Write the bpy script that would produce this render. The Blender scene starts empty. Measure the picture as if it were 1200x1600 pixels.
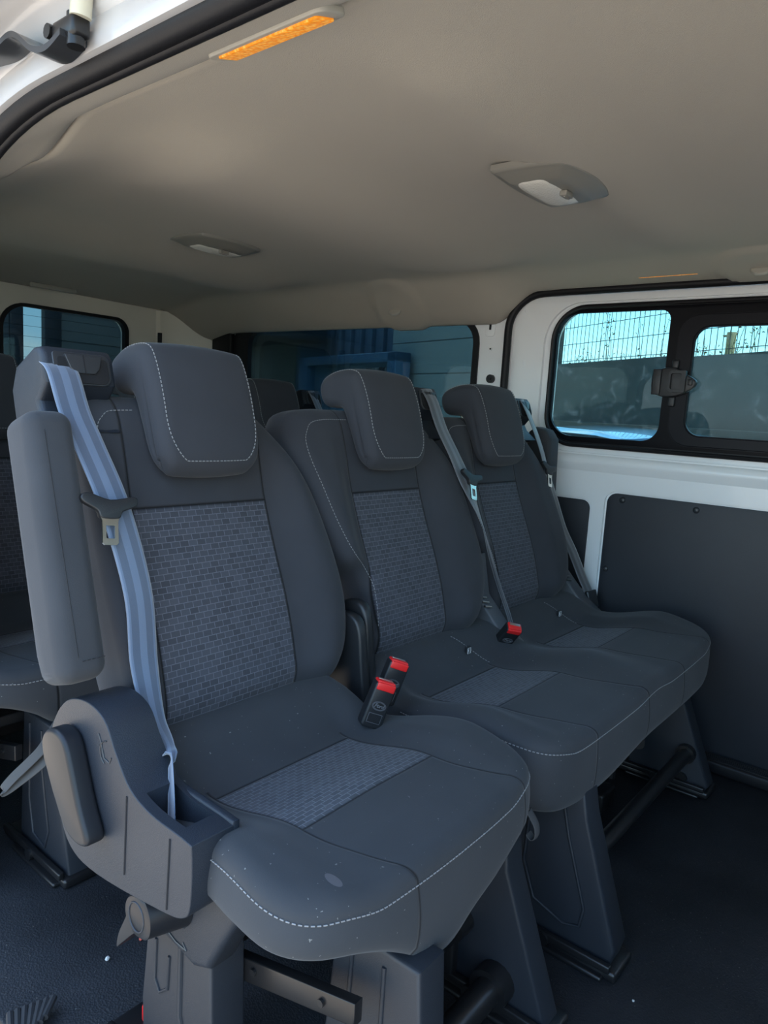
import bpy, bmesh, math, random
import numpy as np
from mathutils import Vector, Matrix
random.seed(7)
S = bpy.context.scene
COL = S.collection
PI = math.pi

# ------------------------------------------------------------------ camera
cam_d = bpy.data.cameras.new('camera'); cam = bpy.data.objects.new('camera', cam_d); COL.objects.link(cam)
Rw = Matrix(((0.633, 0.069, -0.771), (-0.772, 0.135, -0.622), (0.061, 0.988, 0.139)))
qx = Rw.to_quaternion(); qx.normalize()
cam.matrix_world = Matrix.Translation((0, 0, 0.93)) @ qx.to_matrix().to_4x4()
cam_d.sensor_fit = 'VERTICAL'; cam_d.sensor_height = 24.0; cam_d.lens = 24.0 * 1109 / 1600
cam_d.clip_start = 0.02
S.camera = cam

# ------------------------------------------------------------------ world, sun, exposure
w = bpy.data.worlds.new('sky'); S.world = w; w.use_nodes = True
nt = w.node_tree; nt.nodes.clear()
out = nt.nodes.new('ShaderNodeOutputWorld'); bg = nt.nodes.new('ShaderNodeBackground')
tc = nt.nodes.new('ShaderNodeTexCoord'); sep = nt.nodes.new('ShaderNodeSeparateXYZ')
ramp = nt.nodes.new('ShaderNodeValToRGB')
el = ramp.color_ramp.elements
el[0].position = 0.0; el[0].color = (0.30, 0.28, 0.25, 1)
el[1].position = 1.0; el[1].color = (0.22, 0.42, 0.85, 1)
for p, c in ((0.495, (0.30, 0.28, 0.25, 1)), (0.505, (0.80, 0.90, 0.95, 1)), (0.57, (0.42, 0.74, 0.92, 1)), (0.70, (0.30, 0.55, 0.92, 1))):
    e = el.new(p); e.color = c
mr = nt.nodes.new('ShaderNodeMapRange'); mr.inputs[1].default_value = -1; mr.inputs[2].default_value = 1
nz = nt.nodes.new('ShaderNodeTexNoise'); nz.inputs['Scale'].default_value = 3.0; nz.inputs['Detail'].default_value = 6
mp = nt.nodes.new('ShaderNodeMapping'); mp.inputs['Scale'].default_value = (1, 1, 4)
cr = nt.nodes.new('ShaderNodeValToRGB'); cr.color_ramp.elements[0].position = 0.52; cr.color_ramp.elements[1].position = 0.68
mx = nt.nodes.new('ShaderNodeMixRGB'); mx.inputs[2].default_value = (1.0, 0.98, 0.93, 1)
L = nt.links
L.new(tc.outputs['Generated'], sep.inputs[0]); L.new(sep.outputs[2], mr.inputs[0]); L.new(mr.outputs[0], ramp.inputs[0])
L.new(tc.outputs['Generated'], mp.inputs[0]); L.new(mp.outputs[0], nz.inputs['Vector']); L.new(nz.outputs[0], cr.inputs[0])
L.new(cr.outputs[0], mx.inputs[0]); L.new(ramp.outputs[0], mx.inputs[1]); L.new(mx.outputs[0], bg.inputs[0])
bg.inputs[1].default_value = 3.6
L.new(bg.outputs[0], out.inputs[0])

sd = bpy.data.lights.new('sun', 'SUN'); sun = bpy.data.objects.new('sun', sd); COL.objects.link(sun)
sd.energy = 10.0; sd.angle = 0.009; sd.color = (1.0, 0.88, 0.72)
sun.rotation_euler = Vector((-0.22, -0.25, -0.94)).to_track_quat('-Z', 'Y').to_euler()

S.view_settings.view_transform = 'Standard'; S.view_settings.look = 'None'
S.view_settings.gamma = 1.0; S.view_settings.use_curve_mapping = False
S.view_settings.exposure = 0.22

# ------------------------------------------------------------------ materials
def newmat(name):
    m = bpy.data.materials.new(name); m.use_nodes = True
    nt = m.node_tree; return m, nt, nt.nodes['Principled BSDF']
def N(nt, t, **k):
    n = nt.nodes.new(t)
    for a, b in k.items(): setattr(n, a, b)
    return n
def plain(name, col, rough=0.5, metal=0.0, bump=0.0, bscale=400.0, var=0.0, vscale=6.0, coat=0.0, sheen=0.0, spec=0.5):
    m, nt, b = newmat(name)
    b.inputs['Base Color'].default_value = (*col, 1); b.inputs['Roughness'].default_value = rough
    b.inputs['Metallic'].default_value = metal; b.inputs['Coat Weight'].default_value = coat
    b.inputs['Sheen Weight'].default_value = sheen; b.inputs['Specular IOR Level'].default_value = spec
    tc = N(nt, 'ShaderNodeTexCoord')
    if bump:
        n = N(nt, 'ShaderNodeTexNoise'); n.inputs['Scale'].default_value = bscale; n.inputs['Detail'].default_value = 3
        nt.links.new(tc.outputs['Object'], n.inputs['Vector'])
        bp = N(nt, 'ShaderNodeBump'); bp.inputs['Strength'].default_value = bump; bp.inputs['Distance'].default_value = 0.001
        nt.links.new(n.outputs[0], bp.inputs['Height']); nt.links.new(bp.outputs[0], b.inputs['Normal'])
    if var:
        n = N(nt, 'ShaderNodeTexNoise'); n.inputs['Scale'].default_value = vscale; n.inputs['Detail'].default_value = 5
        nt.links.new(tc.outputs['Object'], n.inputs['Vector'])
        mx = N(nt, 'ShaderNodeMixRGB'); mx.inputs[1].default_value = tuple(c * (1 - var) for c in col) + (1,)
        mx.inputs[2].default_value = tuple(min(1, c * (1 + var)) for c in col) + (1,)
        nt.links.new(n.outputs[0], mx.inputs[0]); nt.links.new(mx.outputs[0], b.inputs['Base Color'])
    return m
def math_(nt, op, a, b=None, c=None):
    n = N(nt, 'ShaderNodeMath', operation=op)
    for i, v in enumerate((a, b, c)):
        if v is None: continue
        if isinstance(v, (int, float)): n.inputs[i].default_value = v
        else: nt.links.new(v, n.inputs[i])
    return n.outputs[0]
def fabric(name, axes='xz', bend=None, gain=1.0, rects=(), vseams=(), hseams=(), brick=(0.0125, 0.0062), vrange=(-1e3, 1e3), base=(0.040, 0.042, 0.049), plain_base=None):
    """woven seat cloth; rects = patterned inserts (a0,a1,b0,b1); seams are grooves in the cloth"""
    m, nt, b = newmat(name); lk = nt.links
    tc = N(nt, 'ShaderNodeTexCoord'); sp = N(nt, 'ShaderNodeSeparateXYZ'); lk.new(tc.outputs['Object'], sp.inputs[0])
    A = sp.outputs['XYZ'.index(axes[0].upper())]; B = sp.outputs['XYZ'.index(axes[1].upper())]
    if bend:
        q = math_(nt, 'MAXIMUM', math_(nt, 'SUBTRACT', bend[0], B), 0.0); A = math_(nt, 'SUBTRACT', A, math_(nt, 'MULTIPLY', math_(nt, 'POWER', q, 2.0), bend[1]))
    mask = None
    def step(v, a, b_):
        g = math_(nt, 'GREATER_THAN', v, a); l = math_(nt, 'LESS_THAN', v, b_); return math_(nt, 'MULTIPLY', g, l)
    for (a0, a1, b0, b1) in rects:
        r = math_(nt, 'MULTIPLY', step(A, a0, a1), step(B, b0, b1))
        mask = r if mask is None else math_(nt, 'MAXIMUM', mask, r)
    cb = N(nt, 'ShaderNodeCombineXYZ'); lk.new(A, cb.inputs[0]); lk.new(B, cb.inputs[1])
    br = N(nt, 'ShaderNodeTexBrick'); lk.new(cb.outputs[0], br.inputs['Vector'])
    br.inputs['Scale'].default_value = 1.0; br.inputs['Brick Width'].default_value = brick[0]; br.inputs['Row Height'].default_value = brick[1]
    br.inputs['Mortar Size'].default_value = 0.0006; br.inputs['Mortar Smooth'].default_value = 0.3
    br.inputs['Color1'].default_value = (base[0]*1.05*gain, base[1]*1.05*gain, base[2]*1.08*gain, 1); br.inputs['Color2'].default_value = (base[0]*1.5*gain, base[1]*1.5*gain, base[2]*1.55*gain, 1)
    br.inputs['Mortar'].default_value = (base[0]*2.7*gain, base[1]*2.7*gain, base[2]*2.8*gain, 1)
    nf = N(nt, 'ShaderNodeTexNoise'); nf.inputs['Scale'].default_value = 9; nf.inputs['Detail'].default_value = 5; lk.new(tc.outputs['Object'], nf.inputs['Vector'])
    pb = plain_base or base
    pm = N(nt, 'ShaderNodeMixRGB'); pm.inputs[1].default_value = (*[c*.82 for c in pb], 1); pm.inputs[2].default_value = (*[c*1.22 for c in pb], 1)
    lk.new(nf.outputs[0], pm.inputs[0])
    colr = pm.outputs[0]
    if mask is not None:
        mx = N(nt, 'ShaderNodeMixRGB'); lk.new(mask, mx.inputs[0]); lk.new(pm.outputs[0], mx.inputs[1]); lk.new(br.outputs[0], mx.inputs[2]); colr = mx.outputs[0]
    if axes == 'xy':
        du = N(nt, 'ShaderNodeTexNoise'); du.inputs['Scale'].default_value = 190; lk.new(tc.outputs['Object'], du.inputs['Vector'])
        ds_ = N(nt, 'ShaderNodeMixRGB'); lk.new(math_(nt, 'MULTIPLY', math_(nt, 'GREATER_THAN', du.outputs[0], .745), .5), ds_.inputs[0]); lk.new(colr, ds_.inputs[1]); ds_.inputs[2].default_value = (.3, .3, .28, 1); colr = ds_.outputs[0]
        if name == 'fabric_single_seat':   # pale dried stain near the front left corner
            e1 = math_(nt, 'DIVIDE', math_(nt, 'SUBTRACT', sp.outputs[0], .530-.715), .008); e2 = math_(nt, 'DIVIDE', math_(nt, 'SUBTRACT', sp.outputs[1], .466-.62), .013)
            rr = math_(nt, 'ADD', math_(nt, 'ADD', math_(nt, 'MULTIPLY', e1, e1), math_(nt, 'MULTIPLY', e2, e2)), math_(nt, 'MULTIPLY', nf.outputs[0], .3))
            st_ = N(nt, 'ShaderNodeMixRGB'); lk.new(math_(nt, 'MULTIPLY', math_(nt, 'LESS_THAN', rr, 1.0), .35), st_.inputs[0]); lk.new(colr, st_.inputs[1]); st_.inputs[2].default_value = (.22, .20, .21, 1); colr = st_.outputs[0]
    # grooves
    g = None
    def groove(d):
        q = math_(nt, 'DIVIDE', d, 0.0022); q = math_(nt, 'MULTIPLY', q, q); q = math_(nt, 'MULTIPLY', q, -1.0); return math_(nt, 'EXPONENT', q)
    for (pos, b0, b1) in vseams:
        d = math_(nt, 'ABSOLUTE', math_(nt, 'SUBTRACT', A, pos)); r = math_(nt, 'MULTIPLY', groove(d), step(B, b0, b1)); g = r if g is None else math_(nt, 'MAXIMUM', g, r)
    for (pos, a0, a1) in hseams:
        d = math_(nt, 'ABSOLUTE', math_(nt, 'SUBTRACT', B, pos)); r = math_(nt, 'MULTIPLY', groove(d), step(A, a0, a1)); g = r if g is None else math_(nt, 'MAXIMUM', g, r)
    wv = N(nt, 'ShaderNodeTexNoise'); wv.inputs['Scale'].default_value = 700; wv.inputs['Detail'].default_value = 2; lk.new(tc.outputs['Object'], wv.inputs['Vector'])
    h = math_(nt, 'MULTIPLY', wv.outputs[0], 0.25)
    if mask is not None:
        h = math_(nt, 'ADD', h, math_(nt, 'MULTIPLY', math_(nt, 'MULTIPLY', br.outputs['Fac'], mask), -0.7))
    if g is not None:
        h = math_(nt, 'ADD', h, math_(nt, 'MULTIPLY', g, -3.0))
        dk = N(nt, 'ShaderNodeMixRGB', blend_type='MIX'); lk.new(g, dk.inputs[0]); lk.new(colr, dk.inputs[1]); dk.inputs[2].default_value = (0.008, 0.008, 0.009, 1); colr = dk.outputs[0]
    bp = N(nt, 'ShaderNodeBump'); bp.inputs['Strength'].default_value = 0.6; bp.inputs['Distance'].default_value = 0.0012
    lk.new(h, bp.inputs['Height']); lk.new(bp.outputs[0], b.inputs['Normal'])
    lk.new(colr, b.inputs['Base Color'])
    b.inputs['Roughness'].default_value = 0.85; b.inputs['Sheen Weight'].default_value = 0.10; b.inputs['Sheen Roughness'].default_value = 0.45
    b.inputs['Specular IOR Level'].default_value = 0.25
    return m
def glass(name, tint, smudge=0.0, gloss=1.0):
    m = bpy.data.materials.new(name); m.use_nodes = True; nt = m.node_tree; nt.nodes.clear(); lk = nt.links
    o = N(nt, 'ShaderNodeOutputMaterial'); t = N(nt, 'ShaderNodeBsdfTransparent'); t.inputs[0].default_value = (*tint, 1)
    g = N(nt, 'ShaderNodeBsdfGlossy'); g.inputs['Roughness'].default_value = 0.01
    f = N(nt, 'ShaderNodeFresnel'); f.inputs[0].default_value = 1.45
    m1 = N(nt, 'ShaderNodeMixShader'); lk.new(math_(nt, 'MULTIPLY', f.outputs[0], gloss), m1.inputs[0]); lk.new(t.outputs[0], m1.inputs[1]); lk.new(g.outputs[0], m1.inputs[2])
    res = m1.outputs[0]
    if smudge:
        tc = N(nt, 'ShaderNodeTexCoord')
        n = N(nt, 'ShaderNodeTexNoise'); n.inputs['Scale'].default_value = 22; n.inputs['Detail'].default_value = 8; n.inputs['Roughness'].default_value = .7; n.inputs['Distortion'].default_value = 1.2
        lk.new(tc.outputs['Object'], n.inputs['Vector'])
        r = N(nt, 'ShaderNodeValToRGB'); r.color_ramp.elements[0].position = .55; r.color_ramp.elements[1].position = .78; lk.new(n.outputs[0], r.inputs[0])
        d = N(nt, 'ShaderNodeBsdfDiffuse'); d.inputs[0].default_value = (.75, .8, .8, 1)
        tr = N(nt, 'ShaderNodeBsdfTranslucent'); tr.inputs[0].default_value = (.75, .8, .8, 1)
        ad = N(nt, 'ShaderNodeAddShader'); lk.new(d.outputs[0], ad.inputs[0]); lk.new(tr.outputs[0], ad.inputs[1])
        m2 = N(nt, 'ShaderNodeMixShader'); lk.new(math_(nt, 'ADD', math_(nt, 'MULTIPLY', r.outputs[0], smudge), smudge*.08), m2.inputs[0]); lk.new(res, m2.inputs[1]); lk.new(ad.outputs[0], m2.inputs[2]); res = m2.outputs[0]
    lk.new(res, o.inputs[0]); return m
def belt_mat(name, c1, c2):
    m, nt, b = newmat(name); lk = nt.links
    uv = N(nt, 'ShaderNodeUVMap'); sp = N(nt, 'ShaderNodeSeparateXYZ'); lk.new(uv.outputs[0], sp.inputs[0])
    # 5 stripes across, lighter at edges and middle
    s = math_(nt, 'COSINE', math_(nt, 'MULTIPLY', sp.outputs[0], 4 * PI)); s = math_(nt, 'GREATER_THAN', s, 0.0)
    mx = N(nt, 'ShaderNodeMixRGB'); mx.inputs[1].default_value = (*c1, 1); mx.inputs[2].default_value = (*c2, 1); lk.new(s, mx.inputs[0]); lk.new(mx.outputs[0], b.inputs['Base Color'])
    n = N(nt, 'ShaderNodeTexNoise'); n.inputs['Scale'].default_value = 900; tc = N(nt, 'ShaderNodeTexCoord'); lk.new(tc.outputs['Object'], n.inputs['Vector'])
    bp = N(nt, 'ShaderNodeBump'); bp.inputs['Strength'].default_value = .4; bp.inputs['Distance'].default_value = .0006; lk.new(n.outputs[0], bp.inputs['Height']); lk.new(bp.outputs[0], b.inputs['Normal'])
    b.inputs['Roughness'].default_value = .42; b.inputs['Sheen Weight'].default_value = .5; b.inputs['Specular IOR Level'].default_value = .6
    return m
def floor_mat():
    m, nt, b = newmat('rubber_floor'); lk = nt.links
    tc = N(nt, 'ShaderNodeTexCoord')
    n = N(nt, 'ShaderNodeTexNoise'); n.inputs['Scale'].default_value = 5; n.inputs['Detail'].default_value = 8; lk.new(tc.outputs['Object'], n.inputs['Vector'])
    r = N(nt, 'ShaderNodeValToRGB'); r.color_ramp.elements[0].color = (.008, .009, .011, 1); r.color_ramp.elements[1].color = (.022, .024, .028, 1); r.color_ramp.elements[0].position = .35; r.color_ramp.elements[1].position = .75
    lk.new(n.outputs[0], r.inputs[0])
    v = N(nt, 'ShaderNodeTexNoise'); v.inputs['Scale'].default_value = 260; v.inputs['Detail'].default_value = 2; lk.new(tc.outputs['Object'], v.inputs['Vector'])
    n3 = N(nt, 'ShaderNodeTexNoise'); n3.inputs['Scale'].default_value = 4; n3.inputs['Detail'].default_value = 4; lk.new(tc.outputs['Object'], n3.inputs['Vector'])
    k = math_(nt, 'GREATER_THAN', math_(nt, 'ADD', v.outputs[0], math_(nt, 'MULTIPLY', n3.outputs[0], .15)), .80)
    mx = N(nt, 'ShaderNodeMixRGB'); lk.new(k, mx.inputs[0]); lk.new(r.outputs[0], mx.inputs[1]); mx.inputs[2].default_value = (.16, .15, .13, 1)
    lk.new(mx.outputs[0], b.inputs['Base Color'])
    vo = N(nt, 'ShaderNodeTexVoronoi'); vo.inputs['Scale'].default_value = 300; lk.new(tc.outputs['Object'], vo.inputs['Vector'])
    bp = N(nt, 'ShaderNodeBump'); bp.inputs['Strength'].default_value = .7; bp.inputs['Distance'].default_value = .001; lk.new(vo.outputs['Distance'], bp.inputs['Height']); lk.new(bp.outputs[0], b.inputs['Normal'])
    b.inputs['Roughness'].default_value = .55; b.inputs['Specular IOR Level'].default_value = .35
    return m
def cladding(name, col, pitch, depth=.8, axis=2, metal=0.0, rough=.5, thin=.04):
    m, nt, b = newmat(name); lk = nt.links
    tc = N(nt, 'ShaderNodeTexCoord'); sp = N(nt, 'ShaderNodeSeparateXYZ'); lk.new(tc.outputs['Object'], sp.inputs[0])
    f = math_(nt, 'FRACT', math_(nt, 'DIVIDE', sp.outputs[axis], pitch)); g = math_(nt, 'LESS_THAN', f, thin)
    mx = N(nt, 'ShaderNodeMixRGB'); lk.new(g, mx.inputs[0]); mx.inputs[1].default_value = (*col, 1); mx.inputs[2].default_value = (*[c * (1-depth) for c in col], 1)
    lk.new(mx.outputs[0], b.inputs['Base Color']); b.inputs['Roughness'].default_value = rough; b.inputs['Metallic'].default_value = metal
    return m

M = {}
M['plastic'] = plain('dark_plastic', (.020, .025, .034), .42, spec=.4, bump=.5, bscale=800, var=.2)
M['plastic_black'] = plain('black_plastic', (.016, .017, .019), .4, bump=.2, bscale=900)
M['lever'] = plain('lever_plastic', (.012, .013, .016), .38, spec=.35)
M['gloss_plastic'] = plain('smooth_plastic', (.030, .033, .038), .28)
M['cover'] = plain('leg_cover_plastic', (.019, .023, .030), .48, spec=.4, bump=.35, bscale=1200, var=.15)
M['metal_black'] = plain('black_painted_steel', (.012, .012, .013), .32, metal=.1, var=.3)
M['steel'] = plain('bare_steel', (.55, .54, .52), .3, metal=1)
M['chrome'] = plain('chrome', (.75, .73, .68), .2, metal=1)
M['white'] = plain('white_paint', (.88, .90, .91), .28, coat=.4, var=.03)
M['cream'] = plain('cream_paint', (.85, .80, .70), .35, var=.04)
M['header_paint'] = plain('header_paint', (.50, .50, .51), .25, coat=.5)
M['rubber'] = plain('rubber', (.009, .009, .011), .48, spec=.3, bump=.2, bscale=300)
M['headliner'] = plain('headliner_cloth', (.40, .365, .31), .92, bump=.5, bscale=900, var=.05, vscale=4, sheen=.1)
M['panel_board'] = plain('dark_panel_board', (.022, .025, .032), .5, bump=.25, bscale=700, var=.25)
M['red'] = plain('red_button', (.75, .02, .02), .35)
M['thread'] = plain('stitch_thread', (.25, .25, .25), .8)
M['thread_dark'] = plain('dark_thread', (.02, .02, .022), .8)
M['lens'] = plain('clear_ribbed_lens', (.72, .70, .64), .25, bump=.9, bscale=260)
M['bezel'] = plain('lamp_bezel_grey', (.23, .22, .195), .4)
M['bezel_light'] = plain('lamp_bezel_light', (.42, .40, .35), .45)
M['floor'] = floor_mat()
M['belt'] = belt_mat('belt_webbing_skylit', (.075, .10, .15), (.125, .17, .25))  # blue skylight from the open door painted into the webbing colour
M['belt_shaded'] = belt_mat('belt_webbing_shaded', (.05, .052, .058), (.12, .125, .14))  # same webbing for the far seats, with their shade painted in
M['belt_loop'] = plain('grey_loop', (.05, .05, .052), .8)
M['glass'] = glass('window_glass', (.50, .66, .66), .09, .35)
M['glass_clear'] = glass('windscreen_glass', (.6, .66, .65))
M['privacy'] = glass('privacy_glass', (.24, .32, .35), .0, .6)
M['gap_shade'] = plain('joint_gap_shade', (.01, .01, .012), .9)  # flat black for joints and for shade painted into slots and recesses

# ------------------------------------------------------------------ mesh helpers
def link(name, me, mats, parent=None, loc=(0, 0, 0), smooth=True):
    o = bpy.data.objects.new(name, me); COL.objects.link(o)
    for m in (mats if isinstance(mats, (list, tuple)) else [mats]): me.materials.append(m)
    if smooth:
        me.polygons.foreach_set('use_smooth', [True] * len(me.polygons))
    o.location = loc
    if parent: o.parent = parent
    return o
def auto(o, deg=35):
    me = o.data; me.polygons.foreach_set('use_smooth', [True] * len(me.polygons))
    bm = bmesh.new(); bm.from_mesh(me); lim = math.radians(deg)
    for e in bm.edges:
        if len(e.link_faces) == 2 and e.calc_face_angle(0) > lim: e.smooth = False
    bm.to_mesh(me); bm.free(); return o
def from_bm(name, bm, mats, parent=None, loc=(0, 0, 0), deg=35):
    bmesh.ops.recalc_face_normals(bm, faces=bm.faces[:])
    me = bpy.data.meshes.new(name); bm.to_mesh(me); bm.free()
    return auto(link(name, me, mats, parent, loc), deg)
def empty(name, loc):
    o = bpy.data.objects.new(name, None); COL.objects.link(o); o.location = loc; o.empty_display_size = .1; return o
def tag(o, label, cat, group=None):
    o['label'] = label; o['category'] = cat
    if group: o['group'] = group
    return o
def struct(o): o['kind'] = 'structure'; return o
def bbox(bm, x0, x1, y0, y1, z0, z1, bev=0.0, seg=3, mat=0):
    r = bmesh.ops.create_cube(bm, size=1.0)
    vs = r['verts']
    for v in vs:
        v.co.x = x0 + (v.co.x + .5) * (x1 - x0); v.co.y = y0 + (v.co.y + .5) * (y1 - y0); v.co.z = z0 + (v.co.z + .5) * (z1 - z0)
    fs = set(f for v in vs for f in v.link_faces)
    for f in fs: f.material_index = mat
    if bev:
        es = set(e for v in vs for e in v.link_edges)
        bmesh.ops.bevel(bm, geom=list(es), offset=bev, segments=seg, profile=.5, affect='EDGES', clamp_overlap=True)
def box(name, x0, x1, y0, y1, z0, z1, mat, parent=None, bev=.004, seg=3):
    bm = bmesh.new(); bbox(bm, x0, x1, y0, y1, z0, z1, bev, seg); return from_bm(name, bm, mat, parent)
def prism_bm(bm, pts, a0, a1, axis='x', bev=0.0, seg=3, mat=0):
    """pts 2D polygon in the two other axes, extruded a0..a1 along axis"""
    def P(p, a):
        if axis == 'x': return (a, p[0], p[1])
        if axis == 'y': return (p[0], a, p[1])
        return (p[0], p[1], a)
    v0 = [bm.verts.new(P(p, a0)) for p in pts]; v1 = [bm.verts.new(P(p, a1)) for p in pts]
    n = len(pts); fs = [bm.faces.new(v0), bm.faces.new(v1[::-1])]
    for i in range(n): fs.append(bm.faces.new((v0[i], v1[i], v1[(i+1) % n], v0[(i+1) % n])))
    for f in fs: f.material_index = mat
    bmesh.ops.recalc_face_normals(bm, faces=fs)
    if bev:
        es = set()
        for f in fs[:2]:
            for e in f.edges: es.add(e)
        bmesh.ops.bevel(bm, geom=list(es), offset=bev, segments=seg, profile=.5, affect='EDGES', clamp_overlap=True)
def prism(name, pts, a0, a1, mat, parent=None, axis='x', bev=.004, seg=3):
    bm = bmesh.new(); prism_bm(bm, pts, a0, a1, axis, bev, seg); return from_bm(name, bm, mat, parent)
def tube_bm(bm, pts, r, n=12, cap=True, mat=0, flat=None):
    pts = [Vector(p) for p in pts]; rings = []
    up = Vector((0, 0, 1)); d0 = (pts[1] - pts[0]).normalized()
    if abs(d0.dot(up)) > .95: up = Vector((1, 0, 0))
    u = d0.cross(up).normalized()
    for i, p in enumerate(pts):
        d = (pts[min(i+1, len(pts)-1)] - pts[max(i-1, 0)]).normalized()
        u = (u - d * u.dot(d)).normalized(); v = d.cross(u)
        ra = r[i] if isinstance(r, (list, tuple)) else r
        rings.append([bm.verts.new(p + u * ra * math.cos(t) + v * ra * (flat or 1) * math.sin(t)) for t in (2*PI*k/n for k in range(n))])
    for a, b in zip(rings, rings[1:]):
        for k in range(n):
            f = bm.faces.new((a[k], a[(k+1) % n], b[(k+1) % n], b[k])); f.material_index = mat
    if cap:
        f = bm.faces.new(rings[0][::-1]); f.material_index = mat; f = bm.faces.new(rings[-1]); f.material_index = mat
def tube(name, pts, r, mat, parent=None, n=12, flat=None):
    bm = bmesh.new(); tube_bm(bm, pts, r, n, flat=flat); return from_bm(name, bm, mat, parent, deg=50)
def catmull(pts, n, closed=True):
    pts = [np.array(p, float) for p in pts]; m = len(pts); res = []
    segs = m if closed else m - 1
    for i in range(segs):
        if closed: p0, p1, p2, p3 = pts[(i-1) % m], pts[i], pts[(i+1) % m], pts[(i+2) % m]
        else: p0, p1, p2, p3 = pts[max(i-1, 0)], pts[i], pts[i+1], pts[min(i+2, m-1)]
        k = n
        for j in range(k):
            t = j / k
            res.append(.5 * ((2*p1) + (-p0+p2)*t + (2*p0-5*p1+4*p2-p3)*t*t + (-p0+3*p1-3*p2+p3)*t**3))
    if not closed: res.append(pts[-1])
    return res
def resample(pts, n, closed=True):
    P = np.array(pts); 
    if closed: P = np.vstack([P, P[:1]])
    d = np.r_[0, np.cumsum(np.linalg.norm(np.diff(P, axis=0), axis=1))]
    t = np.linspace(0, d[-1], n, endpoint=not closed) if closed else np.linspace(0, d[-1], n)
    return np.stack([np.interp(t, d, P[:, k]) for k in range(P.shape[1])], 1)
def rrect(x0, x1, y0, y1, r, n=6):
    if not isinstance(r, (list, tuple)): r = (r,)*4
    o = []
    for (cx, cy, a, rr) in ((x1-r[0], y1-r[0], 0, r[0]), (x0+r[1], y1-r[1], 90, r[1]), (x0+r[2], y0+r[2], 180, r[2]), (x1-r[3], y0+r[3], 270, r[3])):
        for k in range(n+1):
            t = math.radians(a + 90*k/n); o.append((cx + rr*math.cos(t), cy + rr*math.sin(t)))
    return o
def dashes(bm, path, on=.0042, off=.0024, r=.0007, lift=.0006, normals=None, mat=1):
    P = np.array(path); d = np.r_[0, np.cumsum(np.linalg.norm(np.diff(P, axis=0), axis=1))]
    at = lambda t: np.array([np.interp(t, d, P[:, k]) for k in range(3)])
    NN = None if normals is None else np.array(normals)
    s = 0
    while s + on < d[-1]:
        a, b = at(s), at(s + on)
        if NN is not None:
            nn = np.array([np.interp(s, d, NN[:, k]) for k in range(3)]); nn /= np.linalg.norm(nn) + 1e-9; a = a + nn*lift; b = b + nn*lift
        tube_bm(bm, [a, b], r, 5, mat=mat); s += on + off
def boolcut(o, cutters):
    for c in cutters:
        md = o.modifiers.new('b', 'BOOLEAN'); md.object = c; md.operation = 'DIFFERENCE'; md.solver = 'EXACT'
    dg = bpy.context.evaluated_depsgraph_get(); dg.update()
    me = bpy.data.meshes.new_from_object(o.evaluated_get(dg)); o.modifiers.clear(); o.data = me
    for c in cutters: bpy.data.objects.remove(c, do_unlink=True)
    return auto(o, 30)

class Pillow:
    """closed upholstered pad: outline in (a,b), top height H(a,b), rounded rim, flat base"""
    def __init__(s, outline, H, zb, er, s0=.78, nth=200, centre=None, side_bulge=.004, bottom_round=.02, H_in3d=None):
        s.P = resample(outline, nth); s.c = np.array(centre) if centre is not None else s.P.mean(0); s.H = H; s.zb = zb; s.er = er; s.s0 = s0; s.sb = side_bulge; s.br = bottom_round
    def top(s, p, t):
        q = s.c + (p - s.c) * t; h = s.H(q[0], q[1])
        if t > s.s0:
            k = min(1, (t - s.s0)/(1 - s.s0)); h -= s.er * (1 - math.sqrt(max(0, 1 - k*k)))
        return (q[0], q[1], h)
    def build(s, mp, nr=34):
        """mp maps (a,b,h)->local xyz"""
        bm = bmesh.new(); n = len(s.P)
        ts = [math.sin(PI/2 * (i/nr)) for i in range(1, nr+1)]
        rings = []
        for t in ts: rings.append([bm.verts.new(mp(*s.top(p, t))) for p in s.P])
        zb = s.zb
        for j in range(1, 9):
            f = j/8; rg = []
            for p in s.P:
                x, y, h = s.top(p, 1.0); z0 = zb(x, y) if callable(zb) else zb
                dirn = (p - s.c)/np.linalg.norm(p - s.c); b = s.sb * math.sin(PI*f); 
                if f > .7: b -= s.br * (1 - math.sqrt(max(0, 1 - ((f-.7)/.3)**2)))
                q = p + dirn*b; rg.append(bm.verts.new(mp(q[0], q[1], h + (z0 - h)*f)))
            rings.append(rg)
        for a, b in zip(rings, rings[1:]):
            for k in range(n): bm.faces.new((a[k], a[(k+1) % n], b[(k+1) % n], b[k]))
        c0 = bm.verts.new(mp(s.c[0], s.c[1], s.H(*s.c)))
        for k in range(n): bm.faces.new((c0, rings[0][(k+1) % n], rings[0][k]))
        z0 = zb(*s.c) if callable(zb) else zb; c1 = bm.verts.new(mp(s.c[0], s.c[1], z0))
        for k in range(n): bm.faces.new((c1, rings[-1][k], rings[-1][(k+1) % n]))
        bmesh.ops.recalc_face_normals(bm, faces=bm.faces[:])
        return bm
TH = math.atan(.33)
def tilt(o, y0=.85, z0=.455, x=0.0):
    o.location = (x, y0, z0); o.rotation_euler = (-TH, 0, 0); return o
def bk(x, y, z):
    """world-like (x,y,z) -> backrest frame (u,v,w)"""
    dy, dz = y - .85, z - .455; s, c = math.sin(TH), math.cos(TH)
    return (x, dy*s + dz*c, -dy*c + dz*s)
def sm(t): t = max(0, min(1, t)); return t*t*(3-2*t)

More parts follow.
